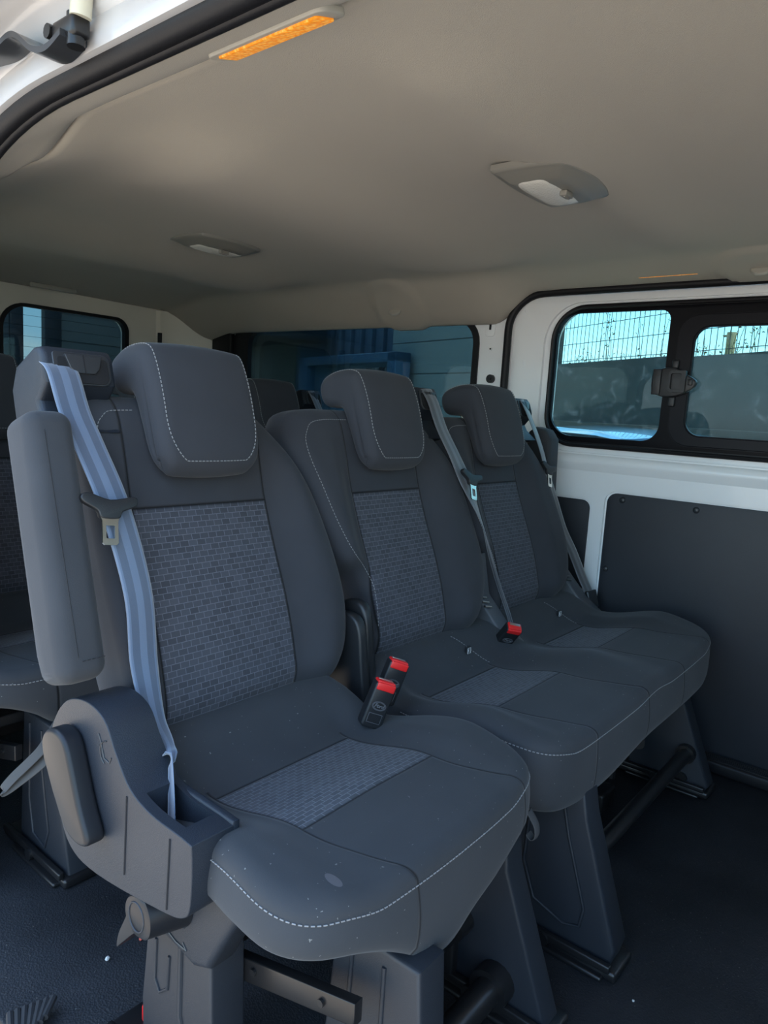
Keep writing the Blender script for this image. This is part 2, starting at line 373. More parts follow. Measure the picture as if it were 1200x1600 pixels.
# ================================================================== SETTING
GZ = -0.50   # ground outside
gm, gnt, gb = newmat('sunlit_ground'); n_ = N(gnt, 'ShaderNodeTexNoise'); n_.inputs['Scale'].default_value = 1.5; n_.inputs['Detail'].default_value = 8
r_ = N(gnt, 'ShaderNodeValToRGB'); r_.color_ramp.elements[0].color = (.40, .34, .27, 1); r_.color_ramp.elements[1].color = (.55, .48, .38, 1)
gnt.links.new(N(gnt, 'ShaderNodeTexCoord').outputs['Object'], n_.inputs['Vector']); gnt.links.new(n_.outputs[0], r_.inputs[0]); gnt.links.new(r_.outputs[0], gb.inputs['Base Color']); gb.inputs['Roughness'].default_value = .9
bm = bmesh.new(); bbox(bm, -20, 25, -20, 25, GZ-.1, GZ); struct(from_bm('ground', bm, gm))

# floor of the van
bm = bmesh.new(); bbox(bm, .40, 2.09, -1.0, 2.95, -.06, 0.0, .004)
struct(from_bm('floor', bm, M['floor']))
# kick rail along the far wall
bm = bmesh.new(); bbox(bm, 2.03, 2.078, -1.0, 2.4, 0.0, .036, .008)
for k in range(5): bbox(bm, 2.034+.009*k, 2.038+.009*k, -1.0, 2.4, .034, .040, .001)
struct(from_bm('trim_1', bm, M['rubber']))

# headliner ---------------------------------------------------------
def erf_(a): return math.erf(a)
def bump_cum(y, c, wd, amp): return amp * wd * math.sqrt(PI)/2 * (math.erf((y-c)/wd))
def ceil_z(x, y):
    dx = x - 1.30; z = 1.392
    z -= .012 * (dx/.75)**2
    # mouldings over the roof bows, deepened to shape light and dark bands
    f = sm((.62 - abs(dx + .02))/.2)
    r = bump_cum(y, .53, .05, -.09) + bump_cum(y, .66, .05, .09) + bump_cum(y, 1.00, .11, -.10) + bump_cum(y, 1.36, .2, .055) + bump_cum(y, 1.90, .11, -.11) + bump_cum(y, 2.22, .16, .07)
    z += 2.5 * f * r
    # drop to the far cant rail
    k = sm((y - 1.10)/.16)
    if dx > .58: z -= (.036 + .094*k) * sm((dx - .58)/.20)**1.2
    if dx < -.5: z -= (.05*k + .01) * sm((-dx - .5)/.25)
    # moulded domes for the coat hooks
    for (cx, cy) in ((2.00, 1.60), (2.00, .45)):
        d = math.hypot((x-cx)/.11, (y-cy)/.115)
        if d < 1: z -= .012 * sm((1-d)/.22)
    if y > 2.55: z -= .05 * sm((y-2.55)/.32)
    return z
bm = bmesh.new(); xs = np.r_[np.linspace(.595, .80, 16), np.linspace(.82, 1.78, 40), np.linspace(1.80, 2.075, 34)]; ys = np.linspace(-1.0, 2.92, 260)
gv = [[bm.verts.new((x, y, ceil_z(x, y))) for y in ys] for x in xs]
for i in range(len(xs)-1):
    for j in range(len(ys)-1): bm.faces.new((gv[i][j], gv[i][j+1], gv[i+1][j+1], gv[i+1][j]))
# flange of the headliner over the side door, bulging at its rear end
def flange(y):
    k = 1-math.sqrt(max(0, 1-(max(0, y-.95)/.40)**2))          # rear end sweeps down with the seal
    pts = []
    e = ceil_z(.595, y)
    x1, z1 = .592, e - .012
    x2, z2 = .540, 1.330 - .09*k
    x3, z3 = .490, 1.316 - .20*k
    return [(.595, e), (x1, e-.006), (x1-.004, z1-.004), ((x1+x2)/2, (z1+z2)/2-.006), (x2, z2-.004), ((x2+x3)/2, (z2+z3)/2-.003), (x3, z3), (x3-.004, z3+.03)]
fy = np.linspace(-1.0, 1.32, 120); fr = [[bm.verts.new((px, y, pz)) for (px, pz) in flange(y)] for y in fy]
for a, b in zip(fr, fr[1:]):
    for k in range(len(a)-1): bm.faces.new((a[k], b[k], b[k+1], a[k+1]))
ry = np.linspace(1.32, 2.92, 30); rr_ = [[bm.verts.new((px, y, pz)) for (px, pz) in ((.595, ceil_z(.595, y)), (.56, 1.33), (.52, 1.28), (.49, 1.25))] for y in ry]
for a, b in zip(rr_, rr_[1:]):
    for k in range(3): bm.faces.new((a[k], b[k], b[k+1], a[k+1]))
me = bpy.data.meshes.new('ceiling'); bm.to_mesh(me); bm.free()
ceil = struct(auto(link('ceiling', me, M['headliner']), 50))
so = ceil.modifiers.new('s', 'SOLIDIFY'); so.thickness = .012; so.offset = 1 if True else -1
# outer roof skin
bm = bmesh.new(); prism_bm(bm, [(.30, 1.425), (.36, 1.45), (1.3, 1.50), (2.1, 1.45), (2.2, 1.38), (2.2, 1.36), (2.08, 1.40), (1.3, 1.47), (.36, 1.43), (.30, 1.405)], -1.0, 2.98, 'y')
struct(from_bm('roof', bm, M['white']))

# near side: header above the open sliding door ----------------------
def path_profile(name, prof, ys, mat, kk=lambda y: (0, 0), deg=40):
    bm = bmesh.new(); rows = []
    for y in ys:
        ox, oz = kk(y); rows.append([bm.verts.new((x+ox, y, z+oz)) for x, z in prof])
    for a, b in zip(rows, rows[1:]):
        for k in range(len(prof)-1): bm.faces.new((a[k], b[k], b[k+1], a[k+1]))
    me = bpy.data.meshes.new(name); bm.to_mesh(me); bm.free(); return auto(link(name, me, mat), deg)
hdr = [(.478, 1.345), (.466, 1.320), (.458, 1.317), (.450, 1.318), (.447, 1.326), (.449, 1.350), (.444, 1.356), (.440, 1.380), (.428, 1.392), (.400, 1.396), (.396, 1.390), (.392, 1.392), (.388, 1.398), (.365, 1.400), (.352, 1.392), (.345, 1.392), (.338, 1.402), (.318, 1.405), (.300, 1.412)]
def hk(y):
    k = 1-math.sqrt(max(0, 1-(min(.399, max(0, y-.95))/.40)**2)); return (0, -.20*k)
struct(path_profile('door_2', hdr, np.linspace(-1.0, 1.345, 80), M['header_paint'], hk))
# door seal: double rubber lip that turns down at the rear corner of the opening
def seal_path(r0, zc, xo):
    pts = [(xo, y, zc) for y in np.linspace(-1.0, .95, 20)]
    for t in np.linspace(0, 1, 16)[1:]:
        a = t*PI/2; pts.append((xo, .95 + .40*math.sin(a), zc - .20*(1-math.cos(a))))
    pts += [(xo, 1.35, z) for z in np.linspace(zc-.24, .0, 8)]
    return pts
bm = bmesh.new(); tube_bm(bm, seal_path(0, 1.319, .473), .0155, 14); tube_bm(bm, seal_path(0, 1.311, .486), .0085, 12)
struct(from_bm('trim_2', bm, M['rubber'], deg=60))
# near side rear quarter and front jamb of the body (beside the opening)
q = prism('wall_near', rrect(1.36, 2.95, -.06, 1.36, .02), .43, .475, M['white'], axis='x', bev=.004)
c1 = prism('cut', rrect(1.42, 2.6, .80, 1.24, .08), .40, .5, M['white'], axis='x', bev=0)
struct(boolcut(q, [c1]))
g = box('window_4', .452, .456, 1.40, 2.62, .78, 1.26, M['glass_clear'], bev=0); struct(g)
q = prism('wall_near_front', rrect(-1.0, -.30, -.06, 1.36, .02), .43, .475, M['white'], axis='x', bev=.004)
c1 = prism('cut', rrect(-.92, -.42, .80, 1.26, .06), .40, .5, M['white'], axis='x', bev=0); struct(boolcut(q, [c1]))
# upper running gear of the sliding door
t = tag(empty('door_hinge_arm', (.43, .84, 1.333)), 'black roller arm of the sliding door in the top left corner of the opening', 'hinge')
def P_(x, y, z): return (x-.43, y-.84, z-1.333)
bm = bmesh.new()
arm = [(.40, 1.25, 1.35), (.415, 1.08, 1.352), (.425, 1.00, 1.350), (.43, .965, 1.358), (.43, .94, 1.350), (.43, .905, 1.328), (.43, .87, 1.320), (.43, .835, 1.328)]
cs = catmull(arm, 6, False); 
rows = [[bm.verts.new(P_(p[0]-.016, p[1], p[2])), bm.verts.new(P_(p[0]+.016, p[1], p[2])), bm.verts.new(P_(p[0]+.016, p[1], p[2]-.007)), bm.verts.new(P_(p[0]-.016, p[1], p[2]-.007))] for p in cs]
for a, b in zip(rows, rows[1:]):
    for k in range(4): bm.faces.new((a[k], a[(k+1) % 4], b[(k+1) % 4], b[k]))
bm.faces.new(rows[0]); bm.faces.new(rows[-1][::-1])
from_bm('arm', bm, M['gloss_plastic'], t)
bm = bmesh.new(); bbox(bm, -.010, .012, -.022, .028, -.012, .012, .005); tube_bm(bm, [(0, -.010, -.02), (0, -.010, .014)], .010, 14); tube_bm(bm, [(-.012, .034, .004), (.012, .034, .004)], .008, 12); from_bm('bracket', bm, M['metal_black'], t)
bm = bmesh.new(); tube_bm(bm, [(.0, -.020, .008), (.0, -.024, .034)], .0115, 18); from_bm('roller', bm, plain('nylon', (.62, .60, .48), .4), t)

# far side body ------------------------------------------------------
q = prism('wall_far', rrect(1.10, 2.74, -.06, 1.36, .01), 2.084, 2.13, M['white'], axis='x', bev=.003)
c1 = prism('cut', rrect(1.318, 2.60, .80, 1.262, .085), 2.0, 2.2, M['white'], axis='x', bev=0)
c2 = prism('cut', rrect(1.262, 1.284, 1.215, 1.256, .004), 2.07, 2.092, M['white'], axis='x', bev=0)
struct(boolcut(q, [c1, c2]))
# pillar details: raised strip, slot, holes, plug
bm = bmesh.new(); prism_bm(bm, rrect(1.255, 1.292, 1.20, 1.268, .012), 2.079, 2.0855, 'x', .002)
tube_bm(bm, [(2.080, 1.267, 1.16), (2.086, 1.267, 1.16)], .005, 12)
o_tr = from_bm('trim_3', bm, M['white']); struct(o_tr)
bm = bmesh.new(); tube_bm(bm, [(2.072, 1.256, 1.062), (2.086, 1.256, 1.062)], .014, 18); tube_bm(bm, [(2.068, 1.256, 1.062), (2.086, 1.256, 1.062)], .006, 12)
tag(from_bm('body_plug', bm, M['plastic_black']), 'small black round plug on the white pillar between the far windows', 'plug')
box('slot', 2.0775, 2.080, 1.269, 1.277, 1.222, 1.250, M['gap_shade'], o_tr, .001); tube('hole', [(2.079, 1.267, 1.16), (2.0845, 1.267, 1.16)], .003, M['gap_shade'], o_tr)
# quarter window
w1 = struct(empty('window_1', (2.10, 1.95, 1.0)))
bm = bmesh.new()
def ring_bm(bm, outer, inner, x0, x1, mat=0):
    n = len(outer); A = [[bm.verts.new((x, p[0], p[1])) for p in pts] for x, pts in ((x0, outer), (x0, inner), (x1, inner), (x1, outer))]
    for a, b in zip(A, A[1:] + A[:1]):
        for k in range(n): f = bm.faces.new((a[k], a[(k+1) % n], b[(k+1) % n], b[k])); f.material_index = mat
def shift(pts, y, z): return [(p[0]-y, p[1]-z) for p in pts]
ring_bm(bm, shift(rrect(1.312, 2.61, .79, 1.268, .09), 1.95, 1), shift(rrect(1.335, 2.50, .82, 1.25, (.07, .07, .07, .07)), 1.95, 1), -.022, .0)
from_bm('frame', bm, M['rubber'], w1)
bm = bmesh.new(); bbox(bm, .0, .004, -.64, .66, -.21, .27); from_bm('pane', bm, M['privacy'], w1)

# far sliding door
dr = struct(empty('door_1', (2.10, .5, 0)))
def D(pts): return [(p[0]-.5, p[1]) for p in pts]
bm = bmesh.new(); prism_bm(bm, D(rrect(-.20, 1.185, .02, 1.318, (.09, .09, .02, .02), 8)), -.018, .03, 'x', .003)
sk = from_bm('door_skin', bm, M['white'], dr)
cut = []
def C_(pts, x0, x1):
    bm = bmesh.new(); prism_bm(bm, D(pts), x0, x1, 'x'); c = from_bm('cut', bm, M['white'], dr); cut.append(c)
C_(rrect(.04, 1.075, .845, 1.297, (.12, .12, .11, .11), 10), -.05, -.006)
C_(rrect(.10, 1.044, .868, 1.280, (.10, .10, .09, .09), 10), -.05, .08)
C_(rrect(-.12, .826, .012, .738, (.035, .035, .02, .02), 6), -.05, -.008)
C_(rrect(.868, 1.12, .25, .706, (.03, .03, .02, .02), 6), -.05, -.008)
for (y, z, r) in ((1.146, 1.278, .0045),):
    bm = bmesh.new(); tube_bm(bm, [(-.05, y-.5, z), (.0, y-.5, z)], r, 12); cut.append(from_bm('cut', bm, M['white'], dr))
C_(rrect(1.132, 1.142, 1.10, 1.130, .003), -.05, .0)
dg = bpy.context.evaluated_depsgraph_get()
boolcut(sk, cut)
bm = bmesh.new()   # rolled ledge under the window
pr = [(-.018, .79), (-.022, .80), (-.028, .812), (-.029, .822), (-.024, .834), (-.016, .842), (.0, .842), (.0, .79)]
rows = []
for y in np.linspace(-.6, .60, 40):
    k = sm((.60-y)/.12); rows.append([bm.verts.new((min(px, -.016) if False else (-.017 + (px+.017)*k if px < -.017 else px), y, z)) for px, z in pr])
for a, b in zip(rows, rows[1:]):
    for i in range(len(pr)): bm.faces.new((a[i], b[i], b[(i+1) % len(pr)], a[(i+1) % len(pr)]))
from_bm('ledge', bm, M['white'], dr, deg=60)
bm = bmesh.new(); prism_bm(bm, D(rrect(-.12, .820, .015, .732, (.03, .03, .02, .02), 6)), -.0125, -.0075, 'x', .0015)
pn = from_bm('trim_panel', bm, M['panel_board'], dr)
for (y, z) in ((.773, .714), (.562, .712), (.803, .499), (.33, .712), (.803, .25)):
    bm = bmesh.new()
    for rr, x in ((.0095, -.0125), ): 
        prev = None
        tube_bm(bm, [(-.012, y-.5, z), (-.0155, y-.5, z), (-.0175, y-.5, z), (-.0185, y-.5, z)], [.0095, .0085, .006, .001], 16)
    from_bm('rivet', bm, M['gloss_plastic'], pn, deg=60)
bm = bmesh.new(); prism_bm(bm, D(rrect(.873, 1.115, .255, .700, (.026, .026, .02, .02), 6)), -.0125, -.0075, 'x', .0015); from_bm('pocket_panel', bm, M['panel_board'], dr)
# window of the sliding door
wf = []
bm = bmesh.new(); ring_bm(bm, D(rrect(.09, 1.047, .861, 1.287, (.10, .10, .09, .09), 10)), D(rrect(.118, 1.038, .876, 1.276, (.09, .09, .08, .08), 10)), -.012, .012)
tube_bm(bm, [(-.018, p[0], p[1]) for p in D(rrect(.095, 1.044, .866, 1.283, (.10, .10, .09, .09), 10))] + [(-.018, *D(rrect(.095, 1.044, .866, 1.283, (.10, .10, .09, .09), 10))[0])], .006, 8)
wr = from_bm('window_rubber', bm, M['rubber'], dr)
bm = bmesh.new(); prism_bm(bm, D(rrect(.105, 1.043, .872, 1.276, (.095, .095, .085, .085), 10)), -.008, .004, 'x', .001)
fo = from_bm('window_frame', bm, plain('black_frame', (.004, .004, .006), .45, spec=.16), dr)
bm = bmesh.new(); prism_bm(bm, D(rrect(.693, 1.036, .893, 1.266, (.085, .035, .05, .07) if False else (.07, .03, .05, .075), 8)), -.05, .05, 'x'); k1 = from_bm('cut', bm, M['white'], dr)
bm = bmesh.new(); prism_bm(bm, D(rrect(.16, .655, .893, 1.240, (.05, .05, .05, .05), 8)), -.05, .05, 'x'); k2 = from_bm('cut', bm, M['white'], dr)
boolcut(fo, [k1, k2])
bm = bmesh.new(); bbox(bm, -.001, .003, .185, .535, .885, 1.27); from_bm('pane', bm, M['glass'], dr)
bm = bmesh.new(); ring_bm(bm, D(rrect(.14, .665, .885, 1.250, .06, 8)), D(rrect(.20, .618, .918, 1.214, .042, 8)), -.024, -.004)
bmesh.ops.recalc_face_normals(bm, faces=bm.faces[:])
bmesh.ops.bevel(bm, geom=[e for e in bm.edges if e.calc_face_angle(0) > 1], offset=.004, segments=3, affect='EDGES')
sf = from_bm('sliding_frame', bm, plain('black_frame_b', (.005, .005, .008), .42, spec=.2), dr)
bm = bmesh.new(); bbox(bm, -.012, -.009, -.33, .135, .90, 1.23); from_bm('pane', bm, M['glass'], dr)
# latch
bm = bmesh.new()
lo = catmull([(.715, 1.085), (.690, 1.100), (.655, 1.102), (.625, 1.085), (.600, 1.070), (.597, 1.058), (.605, 1.045), (.630, 1.030), (.655, 1.022), (.690, 1.022), (.714, 1.038), (.718, 1.060)], 4)
prism_bm(bm, D([tuple(p) for p in lo]), -.040, -.022, 'x', .004)
lt = from_bm('window_latch', bm, M['plastic_black'], dr)
bm = bmesh.new(); ring_bm(bm, D(rrect(.622, .668, 1.034, 1.094, (.012, .004, .004, .012), 4)), D(rrect(.634, .662, 1.042, 1.086, (.006, .002, .002, .006), 4)), -.050, -.038); bbox(bm, -.046, -.038, .196-.006, .214, 1.026, 1.098, .003)
bbox(bm, -.046, -.036, .105, .116, 1.054, 1.07, .002)
from_bm('catch', bm, M['plastic_black'], lt)
bm = bmesh.new(); bbox(bm, -.034, -.02, .150, .168, 1.10, 1.125, .004); bbox(bm, -.034, -.02, .150, .168, .995, 1.022, .003); from_bm('hinge_tab', bm, M['plastic_black'], lt)
# door seal
pts = [(2.072, 1.200, z) for z in np.linspace(.02, 1.22, 16)]
for k in range(1, 11):
    a = PI/2*k/10; pts.append((2.072, 1.200 - .12*(1-math.cos(a)), 1.22 + .108*math.sin(a)))
pts += [(2.066, y, 1.328) for y in np.linspace(1.0, -1.0, 16)]
bm = bmesh.new(); tube_bm(bm, pts, .0125, 12); struct(from_bm('trim_4', bm, M['rubber'], deg=60))
# front part of the far side (beyond the frame, lets the daylight in)
q = prism('wall_far_front', rrect(-1.0, -.20, -.06, 1.36, .01), 2.084, 2.13, M['white'], axis='x', bev=.003)
c1 = prism('cut', rrect(-.95, -.30, .85, 1.27, .08), 2.0, 2.2, M['white'], axis='x', bev=0); struct(boolcut(q, [c1]))
# strip above the far door
q = box('wall_far_header', 2.084, 2.13, -1.0, 1.15, 1.325, 1.45, M['white'], bev=.002); struct(q)

# cab end: added unseen panel blocking light up to dashboard height, windscreen above
bm = bmesh.new(); bbox(bm, .44, 2.12, -1.06, -1.0, -.06, .92, .01); struct(from_bm('front_light_block', bm, M['plastic_black']))
bm = bmesh.new(); bbox(bm, .44, 2.12, -1.03, -1.024, .92, 1.40); struct(from_bm('window_5', bm, M['glass_clear']))
# rear doors ---------------------------------------------------------
q = prism('wall_rear', [(.47, -.06), (2.10, -.06), (2.10, .9), (2.02, 1.36), (.55, 1.36), (.47, .9)], 2.88, 2.93, M['cream'], axis='y', bev=.003)
c1 = prism('cut', rrect(1.195, 1.722, .86, 1.258, (.06, .10, .05, .05), 8), 2.8, 3.0, M['white'], axis='y', bev=0)
c2 = prism('cut', rrect(.62, 1.045, .86, 1.258, (.10, .06, .05, .05), 8), 2.8, 3.0, M['white'], axis='y', bev=0)
struct(boolcut(q, [c1, c2]))
w2 = struct(empty('window_2', (1.51, 2.90, 1.05)))
bm = bmesh.new()
o_, i_ = rrect(-.320, .217, -.195, .212, (.06, .10, .05, .05), 8), rrect(-.305, .200, -.180, .200, (.05, .09, .05, .05), 8)
A = [[bm.verts.new((p[0], y, p[1])) for p in pts] for y, pts in ((-.028, o_), (-.028, i_), (0, i_), (0, o_))]
for a, b in zip(A, A[1:]+A[:1]):
    for k in range(len(o_)): bm.faces.new((a[k], a[(k+1) % len(o_)], b[(k+1) % len(o_)], b[k]))
from_bm('frame', bm, M['rubber'], w2)
bm = bmesh.new(); bbox(bm, -.31, .21, .0, .004, -.19, .21); from_bm('pane', bm, M['privacy'], w2)
bm = bmesh.new()
for k in range(9): tube_bm(bm, [(-.29, -.002, -.15 + .04*k), (.19, -.002, -.15 + .04*k)], .0006, 5)
from_bm('heating_wires', bm, M['plastic_black'], w2)
bm = bmesh.new(); bbox(bm, .60, 1.07, 2.89, 2.895, .84, 1.28); struct(from_bm('window_3', bm, M['glass_clear']))
# door split
box_ = box('trim_5', 1.100, 1.140, 2.855, 2.885, 0, 1.27, M['rubber'], bev=.01); struct(box_)
# rear corner pillar, slanting between rear wall and side wall
bm = bmesh.new(); prism_bm(bm, [(1.86, 2.885), (1.875, 2.862), (1.92, 2.855), (2.00, 2.79), (2.055, 2.74), (2.09, 2.735), (2.09, 2.90)], 0, 1.32, 'z', .004)
struct(from_bm('trim_6', bm, M['cream']))
bm = bmesh.new(); tube_bm(bm, [(1.868, 2.855, .2), (1.868, 2.855, 1.22)], .010, 10); bbox(bm, 2.060, 2.088, 2.60, 2.735, .1, 1.30, .008); struct(from_bm('trim_7', bm, M['rubber']))

# ================================================================== SEATS
insert_w = (0.0, 0.0)
def backrest(name, parent, xc, left, right, ins, vtop, stitched=True):
    """left/right: lists of (v,u) outlines bottom to top"""
    u0, u1 = ins
    L_ = [(u, v) for v, u in left]; R_ = [(u, v) for v, u in right]
    poly = L_ + R_
    P = catmull(poly, 8)
    def H(u, v):
        b = 0
        if u < u0: b = .024 * sm((u0-u)/.06)
        if u > u1: b = .030 * sm((u-u1)/.08)
        b *= 1 - .85*sm((v-.33)/.14)
        b -= .010 * math.exp(-((v-.34)/.03)**2) * 0
        b += .012 * math.exp(-((v-.12)/.12)**2)
        b += .006 * sm((v-.33)/.1)
        b -= .012*sm((.03-v)/.06)
        return b
    pl = Pillow(P, H, -.085, .040, s0=.80, nth=220, centre=((u0+u1)/2, .25), side_bulge=.006)
    mp = lambda a, b, h: (a, -h, b)
    bm = pl.build(mp)
    # stitching on the left and top edge, and along the right
    if stitched:
        for side in (-1,):
            path = []; 
            sel = [p for p in pl.P if (p[0] < u0 + .02 and p[1] > .02)]
            sel.sort(key=lambda p: math.atan2(p[1]-.25, p[0]-u0))
            # order by angle from bottom-left going clockwise to the top
            sel = sorted([p for p in sel if p[0] < pl.c[0]], key=lambda p: -((math.atan2(p[1]-.25, p[0]-pl.c[0])) % (2*PI)))
            for p in sel: path.append(mp(*pl.top(p, .885)))
            if len(path) > 3: dashes(bm, [(q[0], q[1]-.0004, q[2]) for q in path])
    m = fabric('fabric_' + name, 'xz', None, 1.15, [(u0, u1, -.1, .325)], [(u0, -.2, .6), (u1, -.2, .6)], [(.325, u0, u1)], brick=(.016, .0096))
    o = from_bm('backrest', bm, [m, M['thread']], parent, deg=75)
    tilt(o, .85 - parent.location.y, .455, xc - parent.location.x)
    return o
def headrest(parent, xc, hw=.098):
    prof = catmull([(.032, .370), (.052, .382), (.060, .41), (.064, .49), (.058, .550), (.042, .572), (.0, .583), (-.038, .580), (-.055, .566), (-.058, .538), (-.046, .520), (-.020, .512), (-.004, .500), (.004, .45), (.010, .395), (.020, .374)], 8)
    P = resample(prof, 120); n = len(P)
    # normals
    T = np.roll(P, -1, 0) - np.roll(P, 1, 0); Nn = np.stack([T[:, 1], -T[:, 0]], 1); Nn /= np.linalg.norm(Nn, axis=1)[:, None]
    c = P.mean(0)
    if (Nn * (P - c)).sum() < 0: Nn = -Nn
    R = .022
    def hwv(v): return (hw*.70 + hw*.30*math.sqrt(max(0, 1-max(0, (.43-v)/.075)**2))) if v < .43 else hw
    def pos(s, i):
        d = R*(1-math.sqrt(max(0, 1-max(0, (abs(s)-.78)/.22)**2))) if abs(s) > .78 else 0
        p = P[i] - Nn[i]*d*.95
        crown = .006*(1-s*s)
        p = p + Nn[i]*crown*(1 if P[i][0] > .02 or P[i][1] > .55 else .2)
        return (s*hwv(P[i][1]), -p[0], p[1])
    bm = bmesh.new(); ss = list(np.sin(np.linspace(-PI/2, PI/2, 41)))
    rings = [[bm.verts.new(pos(s, i)) for i in range(n)] for s in ss]
    for a, b in zip(rings, rings[1:]):
        for k in range(n): bm.faces.new((a[k], a[(k+1) % n], b[(k+1) % n], b[k]))
    bm.faces.new(rings[0]); bm.faces.new(rings[-1][::-1])
    bmesh.ops.triangulate(bm, faces=[f for f in bm.faces if len(f.verts) > 4])
    i0 = max(range(n), key=lambda i: P[i][1] - 3*P[i][0])    # top back
    order = sorted(range(n), key=lambda i: i)
    # front run of the profile: from the top back over the front to the bottom
    run = [i for i in range(n) if (P[i][0] > .035 or P[i][1] > .566) and P[i][1] > .383]
    run.sort(key=lambda i: math.atan2(P[i][1]-.47, P[i][0]+.01))
    def se(i): 
        q = max(0, min(1, (.455-P[i][1])/.07)); return .86 - .30*(1-math.sqrt(1-q*q*.999))
    Lp = [pos(-se(i), i) for i in run[::-1]]; Rp = [pos(se(i), i) for i in run]
    bot = [pos(s, run[0]) for s in np.linspace(-se(run[0]), se(run[0]), 14)[1:-1]]
    path = Lp + bot + Rp
    nrm = [(q[0]*2, -.03, (q[2]-.45)*.4) for q in path]
    nrm = [(np.sign(q[0])*.5, -.7, .15 if q[2] > .57 else 0) for q in path]
    dashes(bm, path, r=.0008, normals=nrm, lift=.0010)
    m = M['hr']
    o = from_bm('headrest', bm, [m, M['thread']], parent, deg=70)
    tilt(o, .85 - parent.location.y, .455, xc - parent.location.x)
    for sx in (-.045, .045): tube('headrest_post', [(sx, .030, .44), (sx, .030, .56)], .006, M['chrome'], o, 10)
    return o
M['hr'] = fabric('headrest_cloth', 'xz')
M['arm'] = fabric('armrest_cloth', 'xz', base=(.046, .048, .053))
def cushion(name, parent, outline, inserts, Hf, centre, base_z):
    P = catmull(outline, 8)
    pl = Pillow(P, Hf, base_z, .020, s0=.90, nth=300, centre=centre, side_bulge=.005, bottom_round=.022)
    lx, ly = parent.location.x, parent.location.y
    mp = lambda a, b, h: (a-lx, b-ly, h)
    bm = pl.build(mp, 44)
    path = []
    sel = sorted([p for p in pl.P if p[1] < .74], key=lambda p: math.atan2(p[0]-pl.c[0], -(p[1]-.9)))
    for p in sel:
        q = pl.top(p, 1.0); d = (p-pl.c)/np.linalg.norm(p-pl.c); path.append(mp(q[0]+d[0]*.0012, q[1]+d[1]*.0012, q[2]-.002))
    dashes(bm, path, r=.0009)
    rects, vs, hs = [], [], []
    for (x0, x1, y0, y1) in inserts:
        rects.append((x0-lx, x1-lx, y0-ly, y1-ly)); vs += [(x0-lx, -1, y1+.02-ly), (x1-lx, -1, y1+.02-ly)]; hs += [(y0-ly, x0-lx, x1-lx), (y1-ly, x0-lx, x1-lx)]
    m = fabric('fabric_' + name, 'xy', (inserts[0][2]-ly, 2.6), 1.3, rects, vs, hs, brick=(.0165, .0085), base=(.040, .043, .048))
    return from_bm('seat_cushion', bm, [m, M['thread']], parent, deg=75)
def ribbon(name, path, width, mat, parent, wd, th=.0012):
    """path: world points, wd: list of width directions or one"""
    pp = catmull(path, 8, False); n = len(pp); lx = parent.location
    wv = [np.array(w_, float) for w_ in (wd if isinstance(wd, list) else [wd]*len(path))]
    ww = catmull(wv, 8, False)
    wid = width if isinstance(width, list) else [width]*len(path)
    wc = [c[0] for c in catmull([(x, 0, 0) for x in wid], 8, False)]
    bm = bmesh.new(); uvl = bm.loops.layers.uv.new('UVMap'); rows = []; K = 12
    for i in range(n):
        t = pp[min(i+1, n-1)] - pp[max(i-1, 0)]; t /= np.linalg.norm(t); w_ = ww[i] - t*np.dot(ww[i], t); w_ /= np.linalg.norm(w_)
        nn = np.cross(t, w_); r = []
        for k in range(K+1):
            f = k/K - .5; q = pp[i] + w_*f*wc[i] + nn*.0015*(1-4*f*f)
            r.append(bm.verts.new((q[0]-lx.x, q[1]-lx.y, q[2]-lx.z)))
        rows.append(r)
    for i in range(n-1):
        for k in range(K):
            f = bm.faces.new((rows[i][k], rows[i][k+1], rows[i+1][k+1], rows[i+1][k]))
            for lp, u in zip(f.loops, (k/K, (k+1)/K, (k+1)/K, k/K)): lp[uvl].uv = (u, i/n)
    me = bpy.data.meshes.new(name); bm.to_mesh(me); bm.free()
    o = link(name, me, mat, parent); s_ = o.modifiers.new('s', 'SOLIDIFY'); s_.thickness = th; s_.offset = 0
    return o
def frame_obj(name, bm, mat, parent, at, xdir, updir, deg=35):
    """mesh in local frame placed at world point"""
    x = Vector(xdir).normalized(); z = Vector(updir); z = (z - x*z.dot(x)).normalized(); y = z.cross(x)
    m = Matrix((x, y, z)).transposed().to_4x4(); 
    p = Vector(at)
    base = parent
    off = Vector((0, 0, 0))
    while base: 
        off += base.location; base = base.parent
    m.translation = p - off
    o = from_bm(name, bm, mat, parent, deg=deg); o.matrix_basis = m; return o
def tongue(parent, at, wdir, down):
    bm = bmesh.new()
    o = catmull([(-.040, .012), (-.036, .004), (-.018, -.006), (-.012, -.016), (.012, -.016), (.018, -.006), (.036, .002), (.040, .010), (.034, .016), (.0, .010), (-.030, .018)], 4)
    prism_bm(bm, [tuple(p) for p in o], -.007, .003, 'y', .002)
    t = frame_obj('belt_tongue', bm, M['plastic_black'], parent, at, wdir, tuple(-c for c in down))
    bm = bmesh.new()
    ob = [(-.016, -.008), (.016, -.008), (.011, -.020), (.011, -.050), (.008, -.053), (-.008, -.053), (-.011, -.050), (-.011, -.020)]
    ib = [(-.006, -.026), (.006, -.026), (.006, -.027), (.006, -.043), (.005, -.044), (-.005, -.044), (-.006, -.043), (-.006, -.027)]
    A = [[bm.verts.new((p[0], y, p[1])) for p in pts] for y, pts in ((-.005, ob), (-.005, ib), (-.002, ib), (-.002, ob))]
    for a, b in zip(A, A[1:]+A[:1]):
        for k in range(8): bm.faces.new((a[k], a[(k+1) % 8], b[(k+1) % 8], b[k]))
    p = from_bm('metal_plate', bm, M['chrome'], t); return t
